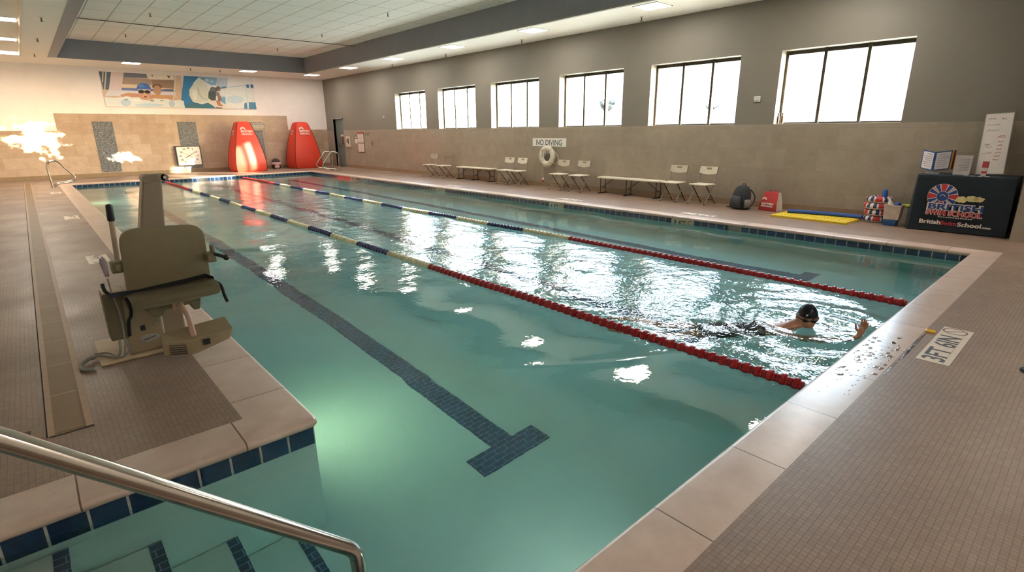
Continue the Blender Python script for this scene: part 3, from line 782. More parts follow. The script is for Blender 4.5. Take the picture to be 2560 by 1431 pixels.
MB().box((-.01, -.13, -.18), (0, .13, .02)).build('white_panel', NOTICE, t, bev=.002); MB().box((-.01, -.15, .03), (0, .15, .16)).build('black_panel', M('dark_sign_panel', '453b36', .5), t, bev=.002); MB().box((-.0115, -.1, .07), (-.01, .1, .12)).build('mark', NOTICE, t)
t = thing('door_notice', 'white notice with a dark red strip hanging on the far grey door', 'notice', (WX + 0.09, 25.28, 1.42))
MB().box((-.012, -.2, .0), (0, .2, .08)).build('white_strip', NOTICE, t); MB().box((-.012, -.12, -.36), (0, .12, 0)).build('red_strip', M('dark_red_cloth', '6a3a34', .7), t)
t = thing('wall_outlet', 'small brown wall outlet between the notice board and the far chairs', 'outlet', (WX - .012, 22.15, 1.12))
MB().box((-.012, -.05, -.09), (0, .05, .09)).build('plate', M('brown_outlet', '7b6450', .5), t, bev=.003); MB().box((-.014, -.02, -.04), (-.012, .02, .04)).build('socket', BLACK, t)

# backpack
NYL = M('charcoal_nylon', '26292e', 0.75, var=0.2, scale=15, bump=0.0006)
t = thing('backpack', 'dark charcoal backpack standing against the wall beside the nearest chairs', 'backpack', (11.06, 5.15, 0), -0.35)
def sup(cx, cyy, hx, hy, z, n=24, e=0.55):
    out = []
    for j in range(n):
        a = 2 * PI * j / n; c_, s_ = math.cos(a), math.sin(a)
        out.append(Vector((cx + hx * math.copysign(abs(c_) ** e, c_), cyy + hy * math.copysign(abs(s_) ** e, s_), z)))
    return out
MB().rings([sup(0, 0, .11, .165, 0.0), sup(0, 0, .13, .185, .02), sup(0, 0, .135, .19, .15), sup(.005, 0, .125, .18, .30), sup(.02, 0, .105, .155, .40), sup(.035, .01, .075, .11, .46), sup(.045, .015, .04, .055, .485)]).build('body', NYL, t, smooth='all')
MB().rings([sup(-.135, 0, .035, .13, .03, e=.5), sup(-.15, 0, .04, .14, .06, e=.5), sup(-.145, 0, .035, .135, .22, e=.5), sup(-.12, 0, .02, .11, .27, e=.5)]).build('front_pocket', M('charcoal_pocket', '2d3036', .7, bump=.0005), t, smooth='all')
MB().rings([sup(-.02, -.19, .07, .025, .04), sup(-.02, -.205, .075, .03, .10), sup(-.02, -.20, .07, .025, .21)]).build('side_pocket', M('grey_mesh_pocket', '70726c', .8), t, smooth='all')
MB().tube(smooth_path([(.05, .04, .475), (.05, .04, .51), (.05, -.02, .515), (.05, -.03, .475)], 5), .009, 8).build('handle', NYL, t, smooth=True)
MB().tube(smooth_path([(.12, .12, .40), (.17, .16, .25), (.13, .19, .08), (.06, .22, .02), (-.02, .30, .008), (-.03, .36, .008)], 6), .010, 8).build('strap', NYL, t, smooth=True)
MB().tube(smooth_path([(.12, -.12, .40), (.16, -.2, .28), (.12, -.225, .14), (.05, -.20, .05)], 6), .013, 8).build('strap', NYL, t, smooth=True)
# red tote
t = thing('tote_bag', 'red tote bag with white sides and lettering leaning on the wall', 'bag', (11.25, 4.60, 0), -0.12)
RB = M('red_tote_fabric', 'b02a2b', 0.55, var=0.08, bump=.0004); WB = M('white_tote_fabric', 'cfc3b6', 0.6)
A = [(-.13, -.195, 0), (-.13, .195, 0), (.10, .195, 0), (.10, -.195, 0)]; B = [(-.03, -.15, .375), (-.03, .15, .375), (.06, .15, .375), (.06, -.15, .375)]
m = MB(); m.rings([[Vector(p) for p in A], [Vector((a[0] * .72 + b_[0] * .28 - .02 * (k < 2), a[1] * .8 + b_[1] * .2, .15)) for k, (a, b_) in enumerate(zip(A, B))], [Vector(p) for p in B]])
o = m.build('body', [RB, WB], t, bev=.01)
for p in o.data.polygons:
    if abs(p.normal.y) > .8: p.material_index = 1
m = MB()
nrm = Vector((-1, 0, .26)).normalized(); upv = Vector((.26, 0, 1)).normalized()
m.text('BRITISH', (-.135, .135, .125), RT, upv, .058, .002, .002, width=.25).text('SWIM SCHOOL', (-.148, .135, .085), RT, upv, .04, .002, .002, width=.25)
m.build('lettering', M('white_print', 'e0d3cb', .5), t)
m = MB()
c = Vector((-.12, .085, .225))
for r0, r1, a0, a1 in ((.022, .05, 0, PI),):
    P = [c + Vector(RT) * math.cos(a0 + (a1 - a0) * j / 12) * r1 + upv * math.sin(a0 + (a1 - a0) * j / 12) * r1 for j in range(13)] + [c + Vector(RT) * math.cos(a1 - (a1 - a0) * j / 12) * r0 + upv * math.sin(a1 - (a1 - a0) * j / 12) * r0 for j in range(13)]
    m.prism([p + nrm * .003 for p in P], nrm * .004)
m.build('emblem', _mc['white_print'], t)
for s in (-1, 1): MB().tube(smooth_path([(-.02 if s < 0 else .05, -.07, .372), (-.03 if s < 0 else .06, -.06, .40), (-.03 if s < 0 else .06, .03, .405), (-.02 if s < 0 else .05, .05, .372)], 5), .006, 6).build('handle', RB, t, smooth=True)

# yellow mat with blue noodle
YEL = M('yellow_foam', 'e0c02c', 0.6, var=0.06, scale=10)
def holed_plate(hx, hy, th, nx, ny, r):
    bm = bmesh.new(); n = 12; cw, ch = 2 * hx / nx, 2 * hy / ny
    for i in range(nx):
        for j in range(ny):
            cx, cyy = -hx + cw * (i + .5), -hy + ch * (j + .5); C, S = [], []
            for k in range(n):
                a = 2 * PI * (k + .5) / n; dx, dy = math.cos(a), math.sin(a); s = min(cw / 2 / abs(dx), ch / 2 / abs(dy))
                C.append((cx + r * dx, cyy + r * dy)); S.append([cx + s * dx, cyy + s * dy])
            for sx in (-1, 1):
                for sy in (-1, 1):
                    k = min(range(n), key=lambda q: (S[q][0] - cx - sx * cw / 2) ** 2 + (S[q][1] - cyy - sy * ch / 2) ** 2); S[k] = [cx + sx * cw / 2, cyy + sy * ch / 2]
            for zz in (0, th):
                vc = [bm.verts.new((*p, zz)) for p in C]; vs = [bm.verts.new((*p, zz)) for p in S]
                for k in range(n): bm.faces.new((vc[k], vs[k], vs[(k + 1) % n], vc[(k + 1) % n]))
            bot = [bm.verts.new((*p, 0)) for p in C]; top = [bm.verts.new((*p, th)) for p in C]
            for k in range(n): bm.faces.new((bot[k], top[k], top[(k + 1) % n], bot[(k + 1) % n]))
    for (a, b_) in (((-hx, -hy), (hx, -hy)), ((hx, -hy), (hx, hy)), ((hx, hy), (-hx, hy)), ((-hx, hy), (-hx, -hy))):
        bm.faces.new([bm.verts.new((a[0], a[1], 0)), bm.verts.new((b_[0], b_[1], 0)), bm.verts.new((b_[0], b_[1], th)), bm.verts.new((a[0], a[1], th))])
    bmesh.ops.remove_doubles(bm, verts=bm.verts, dist=1e-5); return bm
m = MB(); m.bm.free(); m.bm = holed_plate(.37, .65, .035, 5, 11, .022)
mat_ = m.build('foam_mat', YEL); mat_.location = (10.80, 3.60, 0); mat_.rotation_euler = (0, 0, -0.03)
tag(mat_, 'flat yellow foam mat with rows of holes lying on the deck', 'mat')
path = smooth_path([(10.93, 4.14, .072), (11.02, 3.75, .072), (11.07, 3.4, .072), (11.09, 3.1, .072), (11.07, 2.90, .072)], 6)
nd = MB().tube(path, .036, 14).build('pool_noodle', M('blue_foam', '2d55a6', .7, var=.06, scale=20), smooth=True); tag(nd, 'long blue pool noodle lying along the yellow mat', 'pool noodle')
e = path[-1]; d = (path[-1] - path[-2]).normalized(); MB().cyl(e, e + d * .002, .015, n=12).build('hollow_end', M('navy_hollow', '141d4a', .8), nd)

# stack of swim rings in red, white and blue
SR = [M('ring_white', 'd6cbc4', .4), M('ring_red', 'b52f33', .4), M('ring_blue', '1f2f66', .4)]
def swim_ring(label, z, dx, dy, rz):
    m = MB().torus((0, 0, 0), .155, .056, (0, 0, 1), 48, 12)
    o = m.build('swim_ring', SR, smooth=True)
    for p in o.data.polygons:
        c = p.center; a = (math.degrees(math.atan2(c.y, c.x)) % 90) ; k = 0
        if c.z > -0.028:
            if a < 14 or a > 76: k = 1
            elif 21 < a < 40 or 50 < a < 69: k = 2
            elif 43 < a < 47: k = 1
        p.material_index = k
    o.location = (11.21 + dx, 2.715 + dy, z); o.rotation_euler = (0, 0, rz)
    tag(o, label, 'swim ring', 'stacked swim rings'); return o
for i, (lb, dx, dy, rz) in enumerate((('union jack patterned swim ring at the bottom of the stack', 0, 0, .25), ('union jack patterned swim ring second from the bottom', .005, -.005, .75), ('union jack patterned swim ring second from the top, edged over left', -.01, .015, .6), ('union jack patterned swim ring on top of the stack', 0, 0, .2))):
    swim_ring(lb, 0.0565 + .1135 * i, dx, dy, rz)
o = MB().lathe([(.042, 0), (.046, .03), (.042, .10), (.032, .125), (.006, .132)], (11.12, 2.63, .452), n=16).build('foam_cone', M('blue_foam_toy', '26519a', .6), smooth=True); tag(o, 'small blue foam toy standing on the top swim ring', 'pool toy')
# bins beside the table
def bin_(name, label, x, y, hx, hy, h, mt, rz=0, flare=.88, rim=None):
    t = thing(name, label, 'bin', (x, y, 0), rz)
    m = MB(); w = .006
    def rc(s, z): return [Vector((a * hx * s, b_ * hy * s, z)) for a, b_ in ((-1, -1), (1, -1), (1, 1), (-1, 1))]
    def ri(s, z): return [Vector((a * (hx * s - w), b_ * (hy * s - w), z)) for a, b_ in ((-1, -1), (1, -1), (1, 1), (-1, 1))]
    m.rings([ri(flare, .008), ri(1, h), rc(1, h), rc(flare, 0)], True); m.build('tub', mt, t, bev=.008)
    m = MB()
    m.rings([[Vector((v.x * 1.05, v.y * 1.05, v.z)) for v in rc(1, h - .02)], [Vector((v.x * 1.05, v.y * 1.05, v.z)) for v in rc(1, h)], ri(1, h), ri(1, h - .02)], False, True); m.build('rim', rim or mt, t)
    return t
bin_('toy_bin', 'low blue plastic bin on the deck between the swim rings and the tablecloth', 10.93, 2.43, .09, .10, .105, M('blue_bin_plastic', '2b5b94', .4))
cb = bin_('clear_bin', 'milky plastic bin of toys standing on top of the low blue bin', 10.94, 2.42, .10, .125, .25, M('milky_plastic', 'cdbcae', .35, var=.12, scale=9)); cb.location.z = .1055
o = MB().ell((10.93, 2.37, .345), (.058, .058, .058), 20, 14).build('toy_ball', M('blue_ball', '1d3a92', .35), smooth=True); tag(o, 'round blue ball resting in the top of the milky bin', 'ball')
o = MB().lathe([(.050, 0), (.030, .05), (.003, .125)], (10.93, 2.475, .34), (-.1, .12, .95), n=24).build('card_cone', M('white_card', 'dcd2c4', .7), smooth=True); tag(o, 'white cone shaped card poking out of the milky bin', 'card cone')
t = thing('lidded_crate', 'crate with a yellow green lid half behind the tablecloth', 'crate', (11.33, 2.345, 0))
MB().box((-.10, -.075, 0), (.10, .075, .29)).build('tub', M('clear_crate', 'b9ab98', .4), t, bev=.01); MB().box((-.105, -.08, .29), (.105, .08, .325)).build('lid', M('lime_lid', 'c2c23e', .4), t, bev=.008)

# draped display table
t = thing('display_table', 'folding table hidden under the dark logo tablecloth', 'table', (11.12, 1.545, 0))
MB().box((-.31, -.60, .85), (.31, .60, .882)).build('top', WHITE, t, bev=.004)
for sx in (-.25, .25):
    for sy in (-.5, .5): MB().cyl((sx, sy, 0), (sx, sy, .85), .014, n=10).build('leg', TUBE_D, t)
CLOTH = M('navy_black_tablecloth', '10202b', .75, var=.15, scale=5)
n = 120; R = []
def cl_pt(s, z, flare):
    # rounded rectangle outline, s in [0,1): x half .335, y half .64
    hx, hy = .335, .600; per = [(-hx, hy), (-hx, -hy), (hx, -hy), (hx, hy)]; L = [2 * hy, 2 * hx, 2 * hy, 2 * hx]; q = s * sum(L); i = 0
    while q > L[i]: q -= L[i]; i += 1
    a, b_ = Vector(per[i]), Vector(per[(i + 1) % 4]); p = a + (b_ - a) * (q / L[i]); nn = Vector(((b_ - a).y, -(b_ - a).x)).normalized() * 1
    nn = Vector((p.x / hx if abs(p.x) > hx - 1e-4 else 0, p.y / hy if abs(p.y) > hy - 1e-4 else 0))
    w = .5 + .5 * math.sin(s * 2 * PI * 13 + 1.3 * math.sin(s * 17)); cor = math.exp(-((p.x + hx) ** 2 + (p.y - hy) ** 2) / .012) * .07
    amp = flare * (.03 + .030 * w) + flare * cor
    amp *= (.55, .25, .7, .45)[i]
    return Vector((11.12 + p.x + nn.x * amp, 1.545 + p.y + nn.y * amp, z))
for z, f in ((.888, 0.0), (.882, .12), (.84, .22), (.6, .45), (.35, .7), (.12, .92), (.012, 1.0)): R.append([cl_pt((j + .5) / n, z, f) for j in range(n)])
m = MB(); m.rings(R, False); m.poly(R[0])
cloth = m.build('tablecloth', CLOTH, smooth=True); tag(cloth, 'dark navy tablecloth with a union jack swim logo draped over the table', 'tablecloth')
PW, PR, PB, PY = M('print_white', 'd8cfc6', .6), M('print_red', 'b8323a', .6), M('print_blue', '1f3f7c', .6), M('print_cream_yellow', 'd8c88c', .6)
def fx(y, z): return 10.785 - .55 * .045 * ((.885 - z) / .875) - .020
def on(y, z, d=0.0): return Vector((fx(y, z) - .012 - d, y, z))
def ringseg(m, cy_, cz, r0, r1, a0, a1, d):
    k = max(2, int(abs(a1 - a0) / .15)); P = [(cy_ - r1 * math.cos(a0 + (a1 - a0) * j / k), cz + r1 * math.sin(a0 + (a1 - a0) * j / k)) for j in range(k + 1)] + [(cy_ - r0 * math.cos(a1 - (a1 - a0) * j / k), cz + r0 * math.sin(a1 - (a1 - a0) * j / k)) for j in range(k + 1)]
    m.prism([on(y, z, d) for y, z in P], (-.0012, 0, 0))
rc_ = (1.765, .565)
m = MB()
m.mat(0); ringseg(m, *rc_, .075, .195, 0, 2 * PI - .001, 0)
for a in range(0, 360, 90):
    q = math.radians(a); m.mat(1); ringseg(m, *rc_, .08, .192, q - .24, q + .24, .0015)
    for o_ in (28, 62): m.mat(2); ringseg(m, *rc_, .08, .190, math.radians(a + o_ - 9), math.radians(a + o_ + 9), .0015)
    m.mat(1); ringseg(m, *rc_, .08, .192, math.radians(a + 43.5), math.radians(a + 47), .0015)
m.mat(2); ringseg(m, *rc_, .001, .072, 0, 2 * PI - .001, .0005)
m.mat(0).prism([on(1.80, .575, .003), on(1.765, .60, .003), on(1.72, .57, .003), on(1.73, .565, .003), on(1.765, .592, .003), on(1.795, .568, .003)], (-.001, 0, 0))
m.build('ring_emblem', [PW, PR, PB], cloth)
m = MB(); rn = random.Random(2)
for (cy_, cz, ry, rz_) in ((1.52, .535, .075, .05), (1.40, .555, .08, .045), (1.32, .55, .07, .04)):
    m.prism([on(cy_ + ry * math.cos(2 * PI * j / 20) * (1 + .12 * math.sin(5 * j)), cz + rz_ * math.sin(2 * PI * j / 20) * (1 + .12 * math.cos(4 * j)), .002) for j in range(20)], (-.0012, 0, 0))
m.build('splash_emblem', PY, cloth)
def cloth_text(body, y, z, w, size, mt, bold, d, name):
    m = MB().text(body, (0, y, z), RT, UP, size, .0008, bold, width=w)
    o = m.build(name, mt, cloth)
    for v in o.data.vertices: v.co.x += fx(v.co.y, v.co.z) - .014 - d
cloth_text('BRITISH', 1.935, .360, .70, .130, PW, .012, .0, 'lettering'); cloth_text('BRITISH', 1.925, .362, .68, .120, PB, .004, .003, 'lettering')
cloth_text('SWIM SCHOOL', 1.935, .272, .71, .105, PW, .008, .0, 'lettering'); cloth_text('SWIM SCHOOL', 1.925, .275, .69, .098, PR, .003, .003, 'lettering')
m = MB()
for k in range(14):
    y_ = 1.765 - .031 * k; m.prism([on(y_, .236, .001), on(y_ - .022, .236, .001), on(y_ - .022, .250, .001), on(y_, .250, .001)], (-.001, 0, 0))
m.build('small_print_line', PW, cloth)
cloth_text('British', 2.0, .125, .28, .088, PW, .003, .001, 'lettering'); cloth_text('Swim', 1.715, .122, .20, .088, PR, .003, .001, 'lettering'); cloth_text('School', 1.505, .120, .29, .088, PW, .003, .001, 'lettering'); cloth_text('.com', 1.21, .118, .11, .05, PW, .002, .001, 'lettering')

# things standing on the table
ZT_ = .889
t = thing('flip_display', 'desk flip display stand of framed pages, blue edged, open like a book', 'display stand', (11.03, 2.02, ZT_))
MB().box((-.06, -.09, 0), (.10, .09, .012)).box((.0, -.015, .01), (.03, .015, .05)).build('base', M('grey_stand', '8e8f92', .4), t, bev=.004)
FR = [M('blue_page_frame', '1c4a80', .4), M('yellow_page_frame', 'c98b1e', .4), M('maroon_page_frame', '5e2630', .4)]
def page(ang, mt, name='page_frame', face=True, off=(0, 0, 0)):
    rot = Matrix.Rotation(ang, 3, 'Z'); m = MB()
    P = lambda x, y, z: rot @ Vector((x, y, z)) + Vector(off)
    w, h, z0 = .235, .30, .045
    m.rings([[P(-.004, 0, z0), P(-.004, w, z0 + .03), P(-.004, w, z0 + h + .03), P(-.004, 0, z0 + h)], [P(.004, 0, z0), P(.004, w, z0 + .03), P(.004, w, z0 + h + .03), P(.004, 0, z0 + h)]])
    o = m.build(name, mt, t)
    if face:
        s = -1 if abs(ang) < PI / 2 else 1
        m = MB(); xx = -.0055 if s < 0 else .0055
        m.prism([P(xx, .018, z0 + .02), P(xx, w - .018, z0 + .045), P(xx, w - .018, z0 + h + .01), P(xx, .018, z0 + h - .015)], rot @ Vector((-.001 if s < 0 else .001, 0, 0)))
        m.build('paper', M('page_paper', 'd8d3d6', .5), o)
        m = MB()
        for k in range(7):
            zz = z0 + .06 + k * .032; m.prism([P(xx * 1.35, .04, zz), P(xx * 1.35, .16 + .03 * (k % 3), zz + .016), P(xx * 1.35, .16 + .03 * (k % 3), zz + .022), P(xx * 1.35, .04, zz + .006)], rot @ Vector((-.0006 if s < 0 else .0006, 0, 0)))
        m.build('print_lines', M('page_print', '7d7f95', .6), o)
page(-.62, FR[0]); page(PI + .62, FR[0])
for k in (1, 2): page(PI + .62, FR[k], face=False, off=(.016 * k, -.020 * k, 0))
t = thing('info_sheet', 'white printed sheet in a clear stand between the flip display and the whiteboard', 'sign', (11.10, 1.655, ZT_))
MB().box((-.004, -.105, .005), (.004, .105, .30), Matrix.Rotation(.12, 3, 'Y'), (0, 0, 0)).build('sheet', M('grey_white_sheet', 'b9b2ae', .4), t)
MB().box((-.04, -.10, 0), (.05, .10, .005)).build('stand_foot', M('clear_acrylic', 'b8b6b2', .2), t)
m = MB()
for k in range(8): m.box((-.0055, -.08, .06 + .025 * k), (-.0045, .06 - .02 * (k % 3), .067 + .025 * k), Matrix.Rotation(.12, 3, 'Y'), (0, 0, 0))
m.build('print_lines', M('sheet_print', '84808a', .6), t)
t = thing('whiteboard', 'tall narrow whiteboard with red and black scribbles leaning at the table end', 'whiteboard', (11.17, 1.32, ZT_ + .024))
WBR = Matrix.Rotation(.26, 3, 'Y') @ Matrix.Rotation(-.07, 3, 'X')
o = MB().box((-.008, -.165, 0), (.008, .165, .94), WBR, (0, 0, 0)).build('board', M('glossy_whiteboard', 'e2d9d4', .12, var=.02), t, bev=.003)
m = MB()
for a, b_ in (((-.012, -.172, -.006), (.012, -.162, .946)), ((-.012, .162, -.006), (.012, .172, .946)), ((-.012, -.172, .938), (.012, .172, .948)), ((-.012, -.172, -.008), (.012, .172, .002))): m.box(a, b_, WBR, (0, 0, 0))
m.build('frame', M('silver_frame', 'a9a6a2', .3, .6), t)
def scribble(m, y0, z0, w, h, rn, n=9):
    pts = []
    for j in range(n): pts.append(WBR @ Vector((-.0095, y0 - w * j / (n - 1), z0 + h * (rn.random() - .5))))
    m.tube(smooth_path(pts, 3), .0022, 5)
rn = random.Random(9); mr, mk_ = MB(), MB()
for k, (y0, z0, w) in enumerate(((-.02, .585, .09), (-.02, .565, .10), (-.03, .50, .07), (-.03, .44, .07), (-.025, .385, .07), (-.02, .33, .07), (-.015, .275, .07), (-.01, .22, .07))): scribble(mr, y0, z0, w, .03, rn, 10)
for y0, z0, w in ((.12, .86, .08), (.13, .77, .15), (.12, .68, .14), (.12, .46, .06), (.10, .42, .07), (.13, .33, .11), (-.03, .85, .06)): 
    mk_ = MB(); scribble(mk_, y0, z0, w, .03, rn, 10); mk_.build('black_marker_scribble', M('black_marker', '5a565c', .5), t)
mr.build('red_marker_scribble', M('red_marker', 'a83a3c', .5), t)
t = thing('carton', 'small red and white carton standing in front of the whiteboard', 'carton', (10.96, 1.36, ZT_))
MB().box((-.025, -.03, 0), (.025, .03, .13)).build('white_lower', M('carton_white', 'cfc1bc', .5), t); MB().box((-.0256, -.0306, .045), (.0256, .0306, .075)).build('red_band', PR, t); MB().box((-.025, -.036, .13), (.025, .036, .22)).build('red_top', M('carton_red', 'a83a42', .5), t)
for k, (x, y, rz) in enumerate(((10.87, 1.55, .2), (10.86, 1.47, -.1), (10.87, 1.39, .3), (10.88, 1.30, 0))):
    o = MB().box((-.035, -.028, 0), (.035, .028, .004)).build('leaflet', M('leaflet_white', 'cfcac6', .5)); o.location = (x, y, ZT_ + .0005); o.rotation_euler = (0, 0, rz)
    tag(o, ('white leaflet at the front of the table, farthest from the carton', 'white leaflet second from the far end of the leaflet row', 'white leaflet lying right in front of the carton', 'white leaflet nearest the foot of the whiteboard')[k], 'leaflet', 'leaflets on the table')
# ================================================================== far wall: mural, tents, clock, rails
def mur(px, py):                                    # position on the mural picture -> place on the far wall
    top = 60 + (px - 62) * 0.0535; bot = 578 + (px - 98) * 0.0205
    v = (bot - py) / (bot - top); left = 62 + 36 * (1 - v); right = 2400 + 25 * (1 - v)
    u = (px - left) / (right - left)
    return (2.74 + 5.58 * u, 2.66 + 1.27 * v)
mural = thing('wall_mural', 'long printed mural of a racing swimmer and a surfer above the far tiles', 'mural', (2.74, FY - 0.02, 2.66))
MPAL = {}
def mcol(h):
    if h not in MPAL: MPAL[h] = M('mural_print_' + h, h, .55, var=.05, scale=12)
    return MPAL[h]
def picture(name, shapes):
    mats, m = [], MB()
    for k, (h, pts) in enumerate(shapes):
        mt = mcol(h)
        if mt not in mats: mats.append(mt)
        m.mat(mats.index(mt)); P = []
        for x, y in pts:
            X_, Z_ = mur(x, y); P.append((X_ - 2.74, -0.001 - 0.0006 * k, Z_ - 2.66))
        m.prism(P, (0, 0.0005, 0)) if k else m.prism(P, (0, 0.012, 0))
    return m.build(name, mats, mural)
def ep(cx, cyy, rx, ry, a0=0, a1=360, n=18): return [(cx + rx * math.cos(math.radians(a0 + (a1 - a0) * j / n)), cyy + ry * math.sin(math.radians(a0 + (a1 - a0) * j / n))) for j in range(n + (a1 - a0 < 360))]
picture('swimmer_picture', [
    ('d2b79c', [(62, 60), (1215, 121), (1218, 601), (98, 578)]),
    ('56606f', [(62, 60), (225, 69), (165, 330), (95, 326)]), ('cdbfae', [(110, 64), (128, 65), (104, 220), (88, 220)]), ('cdbfae', [(150, 66), (170, 67), (118, 330), (102, 330)]),
    ('dcc6bd', [(225, 69), (395, 79), (335, 340), (165, 332)]),
    ('737580', [(395, 79), (706, 95), (715, 158), (380, 148)]), ('ab917c', [(378, 148), (770, 178), (765, 258), (352, 246)]), ('e6cba8', [(352, 246), (1110, 290), (1110, 330), (340, 300)]),
    ('6b77a3', [(340, 300), (1110, 330), (1110, 362), (335, 340)]), ('dcd6d6', [(165, 334), (1110, 362), (1100, 440), (100, 420)]),
    ('ece1cd', [(706, 95), (1100, 117), (1102, 182), (735, 172)]), ('8d7a68', ep(790, 122, 14, 12)), ('6e5848', [(1000, 120), (1050, 124), (1040, 160), (1022, 150)]),
    ('9a7c64', [(770, 180), (1112, 188), (1110, 318), (775, 290)]), ('7b5a44', ep(842, 285, 72, 45)), ('bd8f6b', ep(840, 340, 58, 72)), ('c7976c', [(750, 402), (1095, 415), (1085, 488), (980, 490), (700, 440)]),
    ('5a6079', [(940, 318), (1100, 325), (1100, 350), (950, 345)]), ('d9cfc0', [(1120, 120), (1150, 121), (1075, 490), (1055, 490)]),
    ('c68f6c', [(310, 405), (420, 375), (560, 392), (760, 412), (830, 452), (560, 478), (320, 436)]),
    ('cf9d7f', ep(650, 385, 92, 98)), ('3e6fb4', ep(648, 318, 102, 88, 180, 360) + [(748, 332), (548, 332)]), ('5b87c4', ep(620, 270, 45, 22)), ('e3c8b0', [(560, 322), (738, 326), (735, 342), (562, 338)]),
    ('2a2522', ep(606, 358, 42, 26)), ('2a2522', ep(692, 362, 42, 26)), ('4c4038', [(640, 350), (660, 350), (660, 364), (640, 364)]), ('d8ab90', ep(656, 398, 18, 24)), ('7c3f3a', ep(656, 434, 17, 14)),
    ('dfe2dc', [(92, 436), (230, 452), (330, 440), (400, 424), (470, 446), (560, 440), (600, 476), (660, 486), (720, 492), (790, 456), (880, 470), (960, 464), (1060, 492), (1160, 482), (1218, 500), (1218, 601), (98, 578)]),
    ('b7cad3', ep(372, 522, 72, 52)), ('bccfd6', ep(700, 560, 210, 26)), ('b4c8d2', ep(1030, 540, 46, 52)), ('8f958f', ep(380, 478, 26, 10)), ('8f958f', ep(745, 494, 30, 12)), ('9aa09a', ep(885, 492, 26, 10)), ('f0efe8', ep(520, 492, 70, 14))])
picture('surfer_picture', [
    ('dfdfd5', [(1232, 123), (2400, 185), (2424, 626), (1222, 602), (1180, 482), (1215, 300)]),
    ('2f78ab', [(1262, 125), (1500, 138), (1400, 230), (1340, 330), (1335, 420), (1372, 520), (1235, 600), (1184, 480), (1222, 300)]),
    ('7fa7c2', [(1478, 137), (1790, 152), (1765, 262), (1690, 268), (1600, 222), (1520, 172)]), ('b9cdd6', ep(1620, 190, 34, 18)), ('b9cdd6', ep(1700, 210, 24, 14)), ('5e8fb0', ep(1560, 170, 30, 12)),
    ('d6d6c2', [(1322, 330), (1400, 242), (1505, 190), (1590, 245), (1640, 345), (1625, 470), (1530, 522), (1360, 512), (1316, 420)]), ('bcc3b8', [(1452, 300), (1475, 290), (1480, 380), (1540, 450), (1610, 475), (1600, 490), (1500, 460), (1455, 390)]), ('e8e6d8', ep(1400, 400, 40, 80)),
    ('38707f', [(1222, 602), (1250, 556), (1330, 528), (1345, 505), (1395, 522), (1500, 548), (1620, 522), (1720, 612)]),
    ('b7c1cc', [(1785, 152), (1968, 162), (1942, 292), (1765, 300)]), ('e4e1dc', [(1968, 162), (2400, 185), (2400, 260), (1945, 292)]),
    ('4a82a8', [(1838, 290), (1932, 284), (1928, 310), (1838, 318)]), ('b9c7c8', [(1935, 292), (2400, 254), (2400, 266), (1935, 304)]),
    ('3a6e94', [(2275, 258), (2322, 262), (2320, 312), (2276, 306)]), ('3a6e94', [(2350, 262), (2400, 262), (2402, 316), (2350, 310)]), ('4a84a2', [(2212, 540), (2256, 526), (2258, 622), (2200, 620)]), ('4a84a2', [(2292, 520), (2412, 524), (2422, 626), (2286, 624)]), ('cdd6d4', [(2262, 262), (2272, 262), (2286, 620), (2262, 620)]), ('c3d2d6', ep(2060, 480, 150, 60)),
    ('6ba3c2', [(1848, 430), (1896, 440), (1888, 552), (1826, 512)]),
    ('e6dac8', [(1556, 502), (1640, 482), (1800, 512), (1900, 560), (2015, 618), (1880, 622), (1740, 606)]), ('6c5a4c', [(1716, 592), (1822, 600), (1826, 616), (1720, 612)]),
    ('46524c', [(1680, 288), (1742, 296), (1766, 340), (1746, 402), (1728, 492), (1662, 494), (1612, 456), (1622, 376)]), ('5f6d72', [(1690, 292), (1735, 300), (1740, 350), (1650, 360)]), ('6a5346', ep(1790, 316, 40, 34)), ('9a7666', ep(1806, 336, 20, 18)),
    ('8d7b78', [(1738, 356), (1792, 366), (1816, 424), (1790, 440), (1744, 420)]), ('94705e', [(1772, 420), (1824, 430), (1828, 482), (1792, 522), (1764, 500)]), ('b67e62', [(1728, 490), (1774, 500), (1846, 576), (1800, 580), (1752, 566)])])

